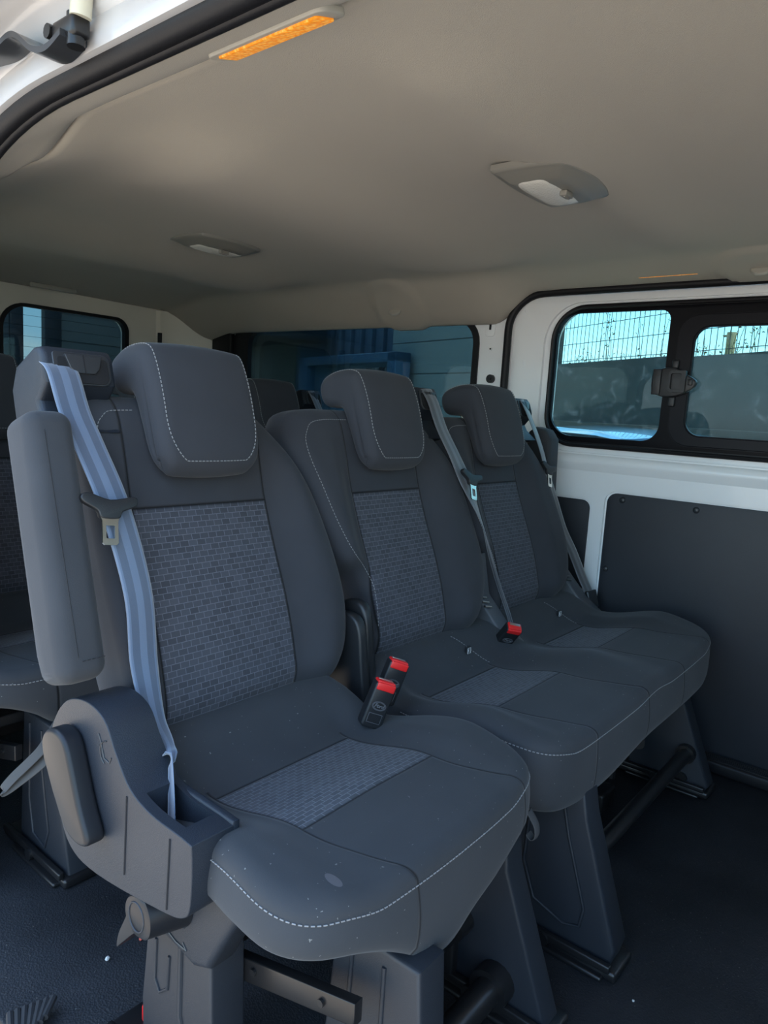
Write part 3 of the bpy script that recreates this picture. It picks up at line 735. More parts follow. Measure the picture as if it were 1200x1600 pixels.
def belt_housing(parent, xc, w=.062, flip=1):
    """plastic belt outlet on top of the backrest; local frame = backrest frame"""
    bm = bmesh.new()
    pr = [(.010, .44), (-.012, .475), (-.016, .492), (.012, .510), (.014, .552), (.008, .564), (-.010, .569), (-.070, .560), (-.095, .53), (-.10, .44)]
    prism_bm(bm, [(-a, b) for a, b in pr], -w, w, 'x', .010, 4)
    o = from_bm('belt_housing', bm, M['plastic'], parent, deg=40); tilt(o, .85-parent.location.y, .455, xc-parent.location.x)
    bm = bmesh.new()
    prism_bm(bm, rrect(-w+.014, w-.010, .508, .556, (.012, .006, .012, .016)), -.0165, -.012, 'y', .0015)
    bz = from_bm('belt_guide', bm, M['gloss_plastic'], o)
    bm = bmesh.new(); prism_bm(bm, rrect(-w+.019, w-.015, .510, .548, (.005, .005, .010, .012)), -.0180, -.0150, 'y', .001)
    from_bm('slot', bm, M['gap_shade'], bz)
    bm = bmesh.new(); prism_bm(bm, [(-w+.030, .551), (-w+.036, .530), (-w+.044, .524), (w-.038, .524), (w-.030, .532), (w-.024, .551)], -.0215, -.0150, 'y', .0015); fl = from_bm('slot_flap', bm, M['gloss_plastic'], bz)
    box('flap_joint', .001, .003, -.0220, -.0205, .524, .551, M['gap_shade'], fl, .0003)
    return o
def buckle(parent, at, xd, up):
    bm = bmesh.new(); prism_bm(bm, rrect(-.019, .019, -.078, 0, (.004, .004, .006, .006)), -.012, .012, 'y', .004)
    b = frame_obj('buckle', bm, M['plastic_black'], parent, at, xd, up)
    bm = bmesh.new(); bbox(bm, -.0165, .0165, -.0095, .0095, -.003, .0035, .0025); bbox(bm, -.0165, .0165, -.0130, -.0060, -.012, .001, .002); from_bm('release_button', bm, M['red'], b)
    bm = bmesh.new(); bbox(bm, -.013, .013, .001, .007, .0018, .0045, .0005); from_bm('latch_slot', bm, M['steel'], b)
    bm = bmesh.new()
    for z0, hh in ((-.038, .010),):
        pts = [(.011*math.cos(a), -.0128, z0 + .0062*math.sin(a)) for a in np.linspace(0, 2*PI, 25)]; tube_bm(bm, pts, .0005, 5, cap=False)
        pts = [(.0125*math.cos(a), -.0128, z0 + .0076*math.sin(a)) for a in np.linspace(0, 2*PI, 25)]; tube_bm(bm, pts, .0004, 5, cap=False)
    q = [(-.012, -.052), (.012, -.052), (.012, -.068), (-.012, -.068), (-.012, -.052)]; tube_bm(bm, [(a, -.0125, z) for a, z in q], .0005, 5)
    from_bm('oval_badge', bm, plain('badge_grey', (.11, .11, .12), .4), b)
    cu = bpy.data.curves.new('t', 'FONT'); cu.body = 'Ford'; cu.size = .009; cu.align_x = 'CENTER'; cu.align_y = 'CENTER'; cu.extrude = .0004; cu.shear = .3
    to = bpy.data.objects.new('t', cu); COL.objects.link(to); dg = bpy.context.evaluated_depsgraph_get(); me = bpy.data.meshes.new_from_object(to.evaluated_get(dg)); bpy.data.objects.remove(to)
    me.transform(Matrix.Translation((0, -.0127, -.038)) @ Matrix.Rotation(PI/2, 4, 'X')); link('badge_lettering', me, plain('letter_grey', (.16, .16, .17), .4), b, smooth=False)
    return b
def leg_plate(parent, x0, x1, pts, inner=None, name='leg'):
    lx, ly = parent.location.x, parent.location.y
    o = prism(name, [(p[0]-ly, p[1]) for p in pts], x0-lx, x1-lx, M['cover'], parent, 'x', .006, 3)
    if inner:
        bm = bmesh.new(); q = [(p[0]-ly, p[1]) for p in inner]; q = [tuple(p) for p in q]
        tube_bm(bm, [(x0-lx-.0005, a, b) for a, b in q], .003, 8); from_bm('moulded_rim', bm, M['cover'], o, deg=60)
    return o

def foot(parent, x0, x1, y0, y1):
    lx, ly = parent.location.x, parent.location.y; bm = bmesh.new()
    bbox(bm, x0-lx, x1-lx, y0-ly, y1-ly, .001, .020, .006); bbox(bm, x0-.012-lx, x1+.012-lx, y0+.02-ly, y1-.06-ly, .001, .010, .004)
    bbox(bm, x0-.006-lx, x0+.006-lx, y0+.01-ly, y1-.01-ly, .018, .032, .003)
    tube_bm(bm, [(x0-.01-lx, (y0+y1)/2-ly, .02), (x0+.006-lx, (y0+y1)/2-ly, .02)], .012, 12)
    return from_bm('floor_mount', bm, M['metal_black'], parent)

# ---------------------------------------------------------------- single seat
ss = tag(empty('passenger_seat', (.715, .62, 0)), 'dark grey single seat nearest the open side door, with raised armrest and blue sky-tinted belt', 'seat')
backrest('single_back', ss, .715, [(-.030, -.10), (-.005, -.165), (.06, -.190), (.20, -.198), (.36, -.198), (.46, -.196), (.495, -.180), (.507, -.14)],
         [(.507, .07), (.500, .125), (.465, .170), (.40, .212), (.30, .248), (.20, .263), (.10, .262), (.02, .238), (-.025, .17)], (-.135, .125), .5)
headrest(ss, .708)
def Hs(x, y):
    # scooped pan, front roll and side bolsters
    z = .392 + .030*sm((.73-y)/.17) - .006*sm((.50-y)/.08) + .060*sm((y-.735)/.11)
    b = 0
    if x < .575: b = .020*sm((.575-x)/.07)
    if x > .845: b = .020*sm((x-.845)/.06)
    z += b*sm((.86-y)/.1)*(0.45+.55*sm((y-.45)/.12))
    z += .004*math.exp(-((x-.71)/.09)**2 - ((y-.60)/.07)**2)
    return z
def Zb1(x, y): return .360 - .108*math.exp(-((x-.70)/.115)**2) - .034*sm((x-.74)/.1)
cushion('single_seat', ss, [(.474, .62), (.463, .555), (.462, .49), (.490, .448), (.545, .428), (.62, .421), (.72, .419), (.83, .422), (.91, .432), (.952, .463), (.970, .54), (.972, .64), (.945, .72), (.92, .82), (.90, .885), (.72, .90), (.54, .89), (.51, .80), (.488, .70)],
        [(.575, .845, .560, .728)], Hs, (.71, .63), Zb1)
# armrest, folded up against the left of the backrest
bm = bmesh.new(); bbox(bm, -.033, .034, -.060, .018, .108, .470, .022, 6)
for v in bm.verts:
    k = (v.co.z - .115)/.355; v.co.x -= .006*(1-k)
    if v.co.z < .2 and v.co.y > 0: v.co.z += .02
bmesh.ops.subdivide_edges(bm, edges=bm.edges[:], cuts=1)
o = from_bm('armrest', bm, [M['arm'], M['thread_dark']], ss, deg=60); tilt(o, .85-.62, .445, .452-.715)
sb = bmesh.new(); zz = np.linspace(.455, .125, 40)
tube_bm(sb, [(-.012 - .003*(1-(z-.115)/.355) , -.0602 if .14 < z < .445 else -.056, z) for z in zz], .0007, 5)
dashes(sb, [(x_, -.0605, .135) for x_ in np.linspace(-.010, .026, 20)])
from_bm('armrest_seam', sb, M['thread_dark'], o)
# belt housing and belt
belt_housing(ss, .528, .055)
b = ribbon('seat_belt', [(.4965, 1.020, .972), (.4955, .992, .958), (.500, .968, .905), (.509, .945, .86), (.526, .905, .775), (.540, .868, .66), (.540, .850, .56), (.532, .810, .495), (.518, .758, .480), (.494, .716, .474), (.478, .688, .41)], [.046, .046, .046, .046, .046, .046, .045, .034, .018, .022, .026],
           M['belt'], ss, [(1, 0, 0)]*5 + [(1, .1, 0)]*2 + [(1, .3, 0), (.9, .6, 0), (.4, .9, 0), (.3, 1, .2)])
tongue(b, (.512, .898, .778), (1, -.12, -.12), (.05, -.33, -.95))
# recliner side cover
def yz(pts, oy=.62): return [(p[0]-oy, p[1]) for p in pts]
bm = bmesh.new()
pc = catmull([(.925, .44), (.915, .485), (.880, .525), (.830, .540), (.785, .530), (.757, .495), (.725, .462), (.68, .448), (.61, .445), (.600, .435), (.600, .375), (.612, .350), (.66, .335), (.80, .312), (.87, .320), (.905, .37)], 5)
prism_bm(bm, yz([tuple(p) for p in pc]), .443-.715, .508-.715, 'x', .018, 5)
sc = from_bm('side_cover', bm, M['plastic'], ss, deg=50)
ct = []
bm = bmesh.new(); bbox(bm, .458-.715, .496-.715, .632-.62, .712-.62, .39, .50); ct.append(from_bm('cut', bm, M['plastic'], ss)); boolcut(sc, ct)
bm = bmesh.new(); bbox(bm, .4565-.715, .498-.715, .628-.62, .716-.62, .385, .392); from_bm('pocket_floor', bm, M['gap_shade'], sc)
bm = bmesh.new()
prism_bm(bm, yz([(.745, .470), (.735, .452), (.60, .448), (.598, .35), (.60, .345), (.745, .33)]), .500-.715, .512-.715, 'x', .004)
ct = []
o = from_bm('inner_cover', bm, M['plastic'], ss)
bm = bmesh.new(); 
for yy in (.730, .640):
    bm = bmesh.new(); tube_bm(bm, [(.4426-.715, yy-.62, .435 if yy < .7 else .450), (.4426-.715, yy-.62+.004, .345)], .0012, 6)
    from_bm('cover_joint', bm, M['gap_shade'], sc)
bm = bmesh.new()    # moulded seat-fold symbol
tube_bm(bm, [(.4425-.715, y-.62, z) for y, z in ((.79, .498), (.782, .480), (.770, .478), (.766, .486))], .0009, 6)
tube_bm(bm, [(.4425-.715, .776-.62+.016*math.cos(a), .488+.016*math.sin(a)) for a in np.linspace(-1.2, 1.5, 10)], .0009, 6); tube_bm(bm, [(.4425-.715, y-.62, z) for y, z in ((.796, .508), (.789, .498), (.793, .494))], .0009, 6)
from_bm('moulded_symbol', bm, M['gloss_plastic'], sc)
# recliner lever
bm = bmesh.new()
pl_ = catmull([(.890, .455), (.892, .478), (.878, .494), (.855, .500), (.833, .492), (.818, .465), (.798, .42), (.778, .385), (.780, .372), (.803, .366), (.832, .375), (.862, .41), (.878, .435)], 5)
prism_bm(bm, yz([tuple(p) for p in pl_]), .415-.715, .442-.715, 'x', .007, 4)
from_bm('recline_lever', bm, M['lever'], ss, deg=50)
# lower cover, slide knob
bm = bmesh.new(); prism_bm(bm, yz([(.81, .33), (.585, .375), (.575, .345), (.60, .30), (.635, .235), (.665, .222), (.75, .235), (.79, .27)]), .497-.715, .545-.715, 'x', .010, 4)
lc = from_bm('lower_cover', bm, M['plastic'], ss, deg=45)
bm = bmesh.new(); tube_bm(bm, [(.4965-.715, y-.62, z) for y, z in ((.732, .262), (.72, .246), (.70, .240), (.678, .240))], .0012, 6); tube_bm(bm, [(.4965-.715, y-.62, z) for y, z in ((.686, .247), (.678, .240), (.684, .236))], .0012, 6)
tube_bm(bm, [(.4965-.715, y-.62, z) for y, z in ((.70, .262), (.69, .276), (.684, .268), (.676, .277))], .001, 6); from_bm('moulded_symbol', bm, M['gloss_plastic'], lc)
KY, KZ = .708, .300
bm = bmesh.new(); tube_bm(bm, [(.444-.715, KY-.62, KZ), (.448-.715, KY-.62, KZ), (.500-.715, KY-.626, KZ)], [.025, .029, .036], 32)
kp = catmull([(KY+.024, KZ+.022), (KY-.012, KZ+.024), (KY-.026, KZ), (KY-.012, KZ-.024), (KY+.012, KZ-.032), (KY+.046, KZ-.066), (KY+.058, KZ-.078), (KY+.054, KZ-.056), (KY+.034, KZ-.016), (KY+.030, KZ+.006)], 4)
prism_bm(bm, yz([tuple(p) for p in kp]), .452-.715, .492-.715, 'x', .004)
kn = from_bm('tilt_knob', bm, M['lever'], ss, deg=45)
bm = bmesh.new(); tube_bm(bm, [(.4438-.715, KY-.62+.016*math.cos(a), KZ+.019*math.sin(a)) for a in np.linspace(0, 2*PI, 29)], .0012, 6, cap=False); from_bm('knob_ring', bm, M['plastic'], kn)
# legs
bm = bmesh.new(); prism_bm(bm, yz([(.775, .245), (.640, .26), (.632, .08), (.640, .012), (.785, .012), (.790, .10)]), .505-.715, .560-.715, 'x', .005); 
tube_bm(bm, [(.5045-.715, y-.62, z) for y, z in ((.700, .24), (.700, .13), (.690, .10), (.688, .02))], .004, 8)
tube_bm(bm, [(.5045-.715, y-.62, z) for y, z in ((.755, .21), (.757, .15), (.745, .135), (.728, .15), (.725, .20))], .0025, 8)
from_bm('leg', bm, M['cover'], ss)
leg_plate(ss, .612, .665, [(.530, .30), (.400, .30), (.392, .20), (.350, .02), (.365, .012), (.55, .012), (.545, .10)], [(.50, .28), (.505, .12), (.49, .05), (.44, .04), (.425, .08), (.45, .2), (.45, .28)])
leg_plate(ss, .925, .975, [(.60, .30), (.465, .30), (.458, .24), (.375, .02), (.39, .012), (.62, .012)], None)
bm = bmesh.new(); prism_bm(bm, yz([(.67, .205), (.45, .265), (.45, .235), (.67, .170)]), .560-.715, .575-.715, 'x', .002); tube_bm(bm, [(.556-.715, .62-.62, .205), (.577-.715, .62-.62, .205)], .005, 10); tube_bm(bm, [(.556-.715, .50-.62, .237), (.577-.715, .50-.62, .237)], .005, 10)
bbox(bm, .56-.715, .97-.715, .55-.62, .80-.62, .262, .285, .004); bbox(bm, .56-.715, .95-.715, .70-.62, .74-.62, .17, .26, .004)
from_bm('seat_frame', bm, M['metal_black'], ss)
bm = bmesh.new(); tube_bm(bm, [(.68-.715, .46-.62, .055), (.93-.715, .46-.62, .055)], .022, 16); tube_bm(bm, [(.895-.715, .46-.62, .055), (.93-.715, .46-.62, .055)], .032, 16)
tube_bm(bm, [(.89-.715, .53-.62, .125), (.93-.715, .53-.62, .125)], .022, 16); tube_bm(bm, [(.88-.715, .53-.62, .125), (.89-.715, .53-.62, .125)], .012, 10); bbox(bm, .78-.715, .90-.715, .55-.62, .66-.62, .03, .10, .01); bbox(bm, .68-.715, .92-.715, .52-.62, .56-.62, .10, .13, .008)
bbox(bm, .885-.715, .905-.715, .52-.62, .545-.62, .05, .12, .004)
from_bm('lock_mechanism', bm, M['metal_black'], ss)
foot(ss, .60, .67, .34, .60); foot(ss, .49, .575, .60, .86); foot(ss, .915, .985, .36, .64)
bm = bmesh.new(); bbox(bm, .53-.715, .555-.715, .80-.62, .83-.62, .018, .045, .004); from_bm('red_lock_tab', bm, M['red'], ss)
buckle(ss, (.900, .700, .482), (.80, -.55, -.35), (.55, -.35, .72))
# seat back shell hinge on right
bm = bmesh.new(); pc = catmull([(.91, .36), (.905, .50), (.885, .545), (.855, .555), (.825, .54), (.812, .48), (.806, .36)], 5)
prism_bm(bm, yz([tuple(p) for p in pc]), .965-.715, .988-.715, 'x', .006); from_bm('hinge_cover', bm, M['plastic_black'], ss, deg=50)
bm = bmesh.new(); pc = catmull([(.925, .36), (.92, .51), (.90, .56), (.865, .572), (.835, .555), (.822, .48), (.816, .36)], 5)
prism_bm(bm, yz([tuple(p) for p in pc]), .996-.715, 1.020-.715, 'x', .008); 
ds_hinge = bm

# ---------------------------------------------------------------- double seat
ds = tag(empty('double_passenger_seat', (1.45, .62, 0)), 'dark grey two-person seat beside the far white wall, two headrests and belts in shaded grey', 'seat')
ob = from_bm('hinge_cover', ds_hinge, M['plastic_black'], ds, deg=50); ob.location = (-.735, 0, 0)
backrest('mid_back', ds, 1.19, [(-.025, -.085), (.0, -.130), (.06, -.128), (.12, -.128), (.165, -.150), (.195, -.190), (.25, -.215), (.33, -.240), (.42, -.262), (.475, -.250), (.505, -.19)],
         [(.507, .08), (.502, .150), (.46, .205), (.40, .245), (.30, .278), (.20, .288), (.10, .283), (.02, .25), (-.022, .18)], (-.118, .110), .5)
headrest(ds, 1.185)
backrest('far_back', ds, 1.645, [(-.025, -.075), (.0, -.112), (.06, -.112), (.11, -.110), (.155, -.13), (.185, -.165), (.25, -.185), (.33, -.205), (.42, -.225), (.475, -.218), (.505, -.16)],
         [(.507, .10), (.505, .155), (.47, .205), (.40, .245), (.30, .282), (.20, .292), (.10, .288), (.02, .262), (-.018, .18)], (-.095, .105), .5)
headrest(ds, 1.640, .102)
def Hd(x, y):
    z = .392 + .030*sm((.73-y)/.16) - .006*sm((.50-y)/.08) + .055*sm((y-.745)/.11)
    for (a, c) in ((1.085, 1.335), (1.565, 1.80)):
        pass
    b = 0
    if x < 1.085: b = .018*sm((1.085-x)/.06)
    elif x > 1.80: b = .018*sm((x-1.80)/.07)
    elif x > 1.335 and x < 1.565: b = .020*math.sin(PI*(x-1.335)/.23)**2
    return z + b*sm((.86-y)/.1)*(0.4+.6*sm((y-.47)/.12))
def Zb2(x, y): return .295 - .015*math.exp(-((x-1.2)/.14)**2)*sm((.55-y)/.1)
cushion('double_seat', ds, [(.990, .60), (.992, .52), (1.015, .455), (1.07, .430), (1.20, .424), (1.45, .424), (1.70, .424), (1.85, .430), (1.93, .452), (1.975, .50), (1.99, .58), (1.98, .68), (1.95, .78), (1.93, .885), (1.70, .90), (1.45, .90), (1.20, .90), (1.02, .885), (1.005, .78), (.992, .68)],
        [(1.085, 1.335, .585, .735), (1.565, 1.80, .600, .735)], Hd, (1.48, .62), Zb2)
# child-seat marks: seam and small tag
for (x0, nm) in ((1.335, 'a'), (1.79, 'b')):
    bm = bmesh.new(); pts = []
    for t in np.linspace(0, 1, 26):
        x = x0 - .035*(1-t)**1.5 + .010*t; y = .835 - .085*t; pts.append((x-1.45, y-.62, Hd(x, y)+.0010))
    dashes(bm, pts); m_ = 1
    from_bm('anchor_seam', bm, [M['thread'], M['thread']], ds)
    bm = bmesh.new(); x, y = x0-.026, .792; zz_ = Hd(x, y)
    bbox(bm, x-1.45-.008, x-1.45+.008, y-.62-.002, y-.62+.004, zz_-.002, zz_+.015, .001)
    tg = from_bm('anchor_tag', bm, M['plastic_black'], ds)
    bm = bmesh.new(); yy = y-.62-.0026; cx = x-1.45; cz = zz_+.0065
    for q in ([(-.006, -.006), (.006, -.006), (.006, .006), (-.006, .006), (-.006, -.006)], [(-.003, .003), (-.002, -.003), (.003, -.003)], [(-.003, .0), (.0, .003)]):
        tube_bm(bm, [(cx+a, yy, cz+b_) for a, b_ in q], .0006, 5)
    from_bm('anchor_symbol', bm, plain('white_print', (.7, .7, .7), .6), tg)
# housings and belts
belt_housing(ds, 1.385, .048); belt_housing(ds, 1.860, .048)
b = ribbon('seat_belt', [(1.385, 1.012, .990), (1.388, .992, .962), (1.398, .967, .90), (1.418, .940, .84), (1.440, .915, .775), (1.466, .878, .68), (1.492, .862, .60), (1.508, .842, .53), (1.520, .815, .46), (1.522, .80, .42)], [.044, .044, .044, .044, .046, .036, .022, .014, .012, .012],
           M['belt_shaded'], ds, [(1, 0, 0)]*5 + [(1, .6, 0), (.6, 1, 0), (.2, 1, 0), (0, 1, 0), (0, 1, 0)])
tongue(b, (1.446, .905, .785), (1, -.1, -.25), (.22, -.33, -.90))
b = ribbon('seat_belt', [(1.855, 1.012, .990), (1.862, .992, .955), (1.878, .965, .89), (1.893, .950, .84), (1.905, .938, .79), (1.935, .92, .70), (1.965, .90, .62), (1.990, .87, .55), (2.005, .84, .48), (2.008, .815, .435)], [.040, .040, .040, .040, .044, .046, .048, .048, .048, .046],
           M['belt_shaded'], ds, [(1, .2, 0)]*5 + [(1, -.1, 0)]*5)
tongue(b, (1.900, .930, .795), (1, -.1, -.25), (.22, -.25, -.90))
bm = bmesh.new(); bbox(bm, -.026, .026, -.006, .006, -.035, .018, .004); frame_obj('belt_anchor', bm, M['gloss_plastic'], ds, (2.008, .806, .425), (1, -.1, 0), (-.1, .3, 1))
# hinge brackets beside the backrests
for x0 in (1.462, 1.915):
    bm = bmesh.new(); prism_bm(bm, yz([(.93, .60), (.89, .60), (.868, .50), (.80, .43), (.755, .40), (.755, .36), (.93, .36)]), x0-1.45, x0+.055-1.45, 'x', .006)
    hb = from_bm('hinge_bracket', bm, plain('grey_bracket', (.075, .08, .09), .5, bump=.3), ds)
    bm = bmesh.new()
    for k in range(3): tube_bm(bm, [(x0-.004-1.45, .862-.62-.008*k, .502-.010*k), (x0+.02-1.45, .858-.62-.008*k, .497-.010*k)], .003, 6)
    from_bm('spring', bm, M['steel'], hb)
bm = bmesh.new(); prism_bm(bm, yz([(.99, .42), (.935, .42), (.955, .88), (.975, .908), (1.01, .915), (1.03, .90), (1.05, .70)]), 1.945-1.45, 2.010-1.45, 'x', .012); from_bm('side_wing', bm, M['arm'], ds, deg=60)
# legs and underframe
leg_plate(ds, 1.120, 1.175, [(.585, .30), (.425, .31), (.415, .26), (.345, .050), (.352, .020), (.56, .020), (.570, .10)], [(.52, .25), (.525, .14), (.50, .075), (.44, .055), (.41, .065), (.405, .10), (.445, .22), (.46, .28)])
leg_plate(ds, 1.875, 1.930, [(.62, .30), (.500, .30), (.482, .25), (.395, .030), (.405, .012), (.60, .012)], None)
foot(ds, 1.108, 1.187, .335, .60); foot(ds, 1.863, 1.942, .39, .66)
bm = bmesh.new(); o1 = lambda p: (p[0]-1.45, p[1]-.62, p[2])
tube_bm(bm, [o1((1.17, .455, .105)), o1((1.88, .455, .105))], .017, 16); tube_bm(bm, [o1((1.855, .455, .105)), o1((1.878, .455, .105))], .024, 16); from_bm('cross_tube', bm, M['metal_black'], ds)
bm = bmesh.new()
for a, c in (((1.80, .62, .30), (1.74, .60, .03)), ((1.76, .58, .27), (1.66, .62, .05)), ((1.25, .60, .27), (1.36, .56, .04))): tube_bm(bm, [o1(a), o1(c)], .014, 10)
bbox(bm, 1.18-1.45, 1.88-1.45, .60-.62, .66-.62, .255, .290, .004); bbox(bm, 1.60-1.45, 1.68-1.45, .56-.62, .64-.62, .0015, .05, .008); bbox(bm, 1.18-1.45, 1.88-1.45, .74-.62, .78-.62, .20, .28, .004)
for p in ((1.62, .50, .20), (1.70, .52, .245), (1.80, .50, .25)): tube_bm(bm, [o1(p), o1((p[0]+.05, p[1]+.02, p[2]))], .014, 12); 
tube_bm(bm, [o1((1.868, .46, .035)), o1((1.876, .46, .035))], .014, 14)
from_bm('underframe', bm, M['metal_black'], ds)
buckle(ds, (.970, .728, .494), (.80, -.55, -.35), (.55, -.35, .72)); buckle(ds, (1.425, .745, .462), (.75, -.60, -.2), (-.10, -.70, .70))
# pull strap loop hanging from the front of the single seat
ribbon('pull_strap', [(.940, .440, .345), (.944, .428, .325), (.946, .426, .308), (.946, .432, .300), (.946, .440, .306)], .016, M['belt_loop'], ss, (1, 0, 0))

# ---------------------------------------------------------------- rear row
def copy_tree(o, parent=None):
    c = o.copy(); COL.objects.link(c); c.parent = parent
    for ch in list(o.children): copy_tree(ch, c)
    return c
DY = .86
r1 = copy_tree(ss); r1.location.y += DY; r1.location.x += -.0
tag(r1, 'shadowed seat of the rear row, cut off by the left edge behind the near armrest', 'seat')
for ch in list(r1.children):
    if ch.name.split('.')[0] in ('armrest', 'side_cover', 'recline_lever', 'lower_cover', 'tilt_knob', 'inner_cover', 'red_lock_tab'):
        for g_ in list(ch.children): bpy.data.objects.remove(g_)
        bpy.data.objects.remove(ch)
ribbon('pull_strap', [(.60, 1.215, .335), (.56, 1.20, .30), (.515, 1.215, .255), (.50, 1.22, .235), (.52, 1.212, .245), (.565, 1.19, .285), (.60, 1.20, .32)], .020, plain('grey_webbing', (.06, .058, .055), .8), r1, (.3, .6, .6))
r2 = copy_tree(ds); r2.location.y += DY
tag(r2, 'rear row double seat, its headrest showing in the gap behind the near seat', 'seat')

# ================================================================== CEILING FITTINGS
am, ant, ab = newmat('amber_lens'); ab.inputs['Base Color'].default_value = (.95, .36, .03, 1); ab.inputs['Roughness'].default_value = .25
ab.inputs['Subsurface Weight'].default_value = .3; ab.inputs['Subsurface Radius'].default_value = (.02, .01, .002)
vn = N(ant, 'ShaderNodeTexVoronoi'); vn.inputs['Scale'].default_value = 260; vtc = N(ant, 'ShaderNodeTexCoord'); vm = N(ant, 'ShaderNodeMapping'); vm.inputs['Scale'].default_value = (.5, 1.0, 1)
ant.links.new(vtc.outputs['Object'], vm.inputs[0]); ant.links.new(vm.outputs[0], vn.inputs['Vector'])
vb = N(ant, 'ShaderNodeBump'); vb.inputs['Strength'].default_value = 1; vb.inputs['Distance'].default_value = .002; ant.links.new(vn.outputs['Distance'], vb.inputs['Height']); ant.links.new(vb.outputs[0], ab.inputs['Normal'])
vr = N(ant, 'ShaderNodeValToRGB'); vr.color_ramp.elements[0].color = (1.0, .52, .10, 1); vr.color_ramp.elements[1].color = (.80, .25, .01, 1); ant.links.new(vn.outputs['Distance'], vr.inputs[0]); vr.color_ramp.elements[1].position = .6; ant.links.new(vr.outputs[0], ab.inputs['Base Color'])
ant.links.new(vr.outputs[0], ab.inputs['Emission Color']); ab.inputs['Emission Strength'].default_value = .45   # these courtesy lamps are lit
def amber(loc, rot, label):
    t = tag(empty('courtesy_lamp', loc), label, 'lamp'); t.rotation_euler = rot
    bm = bmesh.new(); prism_bm(bm, rrect(-.022, .022, -.094, .094, .012, 6), -.004, .004, 'z', .002); from_bm('bezel', bm, M['bezel_light'], t)
    bm = bmesh.new(); prism_bm(bm, rrect(-.015, .015, -.080, .080, .004, 4), -.0065, -.003, 'z', .0015); from_bm('lens', bm, am, t); return t
amber((.560, .650, 1.333), (0, math.radians(-18), 0), 'large glowing amber lamp in the ceiling edge above the open door')
amber((2.030, .690, ceil_z(2.030, .69)-.004), (0, math.radians(7), 0), 'thin amber lamp seen edge-on above the far sliding door')
def dome(loc, label):
    t = tag(empty('dome_lamp', loc), label, 'lamp')
    oo = catmull([(-.118, .060), (-.110, -.040), (-.085, -.066), (.0, -.078), (.085, -.066), (.112, -.040), (.120, .055), (.100, .074), (.0, .082), (-.10, .075)], 6)
    bm = bmesh.new(); n = len(oo)
    def rg(s, z, oy=0): return [bm.verts.new((p[0]*s, p[1]*s+oy, z)) for p in oo]
    rs = [rg(1.0, .006), rg(1.0, -.002), rg(.97, -.006), rg(.93, -.007), rg(.86, -.009), rg(.70, -.018), rg(.50, -.020), rg(.2, -.020)]
    for a, b in zip(rs, rs[1:]):
        for k in range(n): bm.faces.new((a[k], a[(k+1) % n], b[(k+1) % n], b[k]))
    bm.faces.new(rs[-1]); from_bm('bezel', bm, M['bezel'], t, deg=40)
    bm = bmesh.new(); lp = catmull([(-.080, .0), (-.070, -.030), (0, -.036), (.070, -.030), (.082, .0), (.070, .028), (0, .034), (-.070, .030)], 6); n = len(lp)
    rs = [[bm.verts.new((p[0]*math.cos(a), p[1]*math.cos(a)+.014, -.016-.010*math.sin(a))) for p in lp] for a in (0, .25, .6, .95, 1.3, 1.5)]
    for a, b in zip(rs, rs[1:]):
        for k in range(n): bm.faces.new((a[k], a[(k+1) % n], b[(k+1) % n], b[k]))
    bm.faces.new(rs[-1]); l_ = from_bm('lens', bm, M['lens'], t, deg=60)
    bm = bmesh.new(); bbox(bm, -.014, .014, -.028, -.014, -.030, -.020, .002); bbox(bm, -.010, .010, -.024, -.020, -.032, -.028, .001); from_bm('switch', bm, M['bezel'], l_)
    return t
dome((1.250, .648, ceil_z(1.25, .648)-.013), 'larger ceiling dome lamp with clear ribbed lens, right of centre')
d2 = dome((1.325, 1.735, ceil_z(1.325, 1.735)-.014), 'ceiling dome lamp farther back, above the rear row of seats')
def hook(y, label):
    z = ceil_z(2.0, y); bm = bmesh.new()
    t = tag(empty('coat_hook', (1.995, y, z-.006)), label, 'hook'); t.rotation_euler = (0, math.radians(-55), 0)
    prism_bm(bm, [tuple(p) for p in catmull([(-.020, -.020), (.0, -.026), (.020, -.018), (.024, .005), (.014, .022), (-.012, .022), (-.024, .004)], 4)], -.004, .006, 'z', .003)
    from_bm('base', bm, M['bezel_light'], t)
    bm = bmesh.new(); bbox(bm, -.004, .010, -.014, .012, -.014, -.003, .004); bbox(bm, -.010, .004, .002, .012, -.014, -.003, .003); from_bm('peg', bm, M['bezel_light'], t)
hook(1.612, 'beige coat hook in the ceiling moulding over the dark far window'); hook(.455, 'beige coat hook in the ceiling moulding at the right edge')
bm = bmesh.new(); bbox(bm, 1.275, 1.455, 2.795, 2.812, 1.318, 1.336, .005); tag(from_bm('ceiling_clip', bm, M['bezel_light']), 'slim pale strip on the ceiling above the rear door window', 'clip')

# ================================================================== SMALL THINGS ON THE FLOOR
for k, (x, y, r, c) in enumerate(((.568, .990, .004, 'w'), (.63, .99, .003, 'r'), (1.10, .30, .002, 'w'))):
    bm = bmesh.new(); bmesh.ops.create_icosphere(bm, subdivisions=2, radius=r); 
    for v in bm.verts: v.co *= random.uniform(.8, 1.15)
    o = from_bm('crumb', bm, plain('crumb_%s%d' % (c, k), (.6, .6, .58) if c == 'w' else (.5, .08, .05), .7), loc=(x, y, r*.8)); tag(o, ('white crumb on the black floor at the lower left', 'tiny red crumb on the black floor at the lower left', 'tiny pale crumb on the black floor at the lower right')[k], 'crumb')
# grey bag strap and white bottle cap at bottom left
bm = bmesh.new(); 
for k in range(7): tube_bm(bm, [(.385+.009*k, .92+.003*k, .010+.001*k), (.410+.009*k, .985-.004*k, .012+.001*k)], .0055, 8)
tag(from_bm('ribbed_strap', bm, plain('dark_strap', (.02, .02, .022), .7)), 'dark ribbed strap lying in the bottom left corner', 'strap')

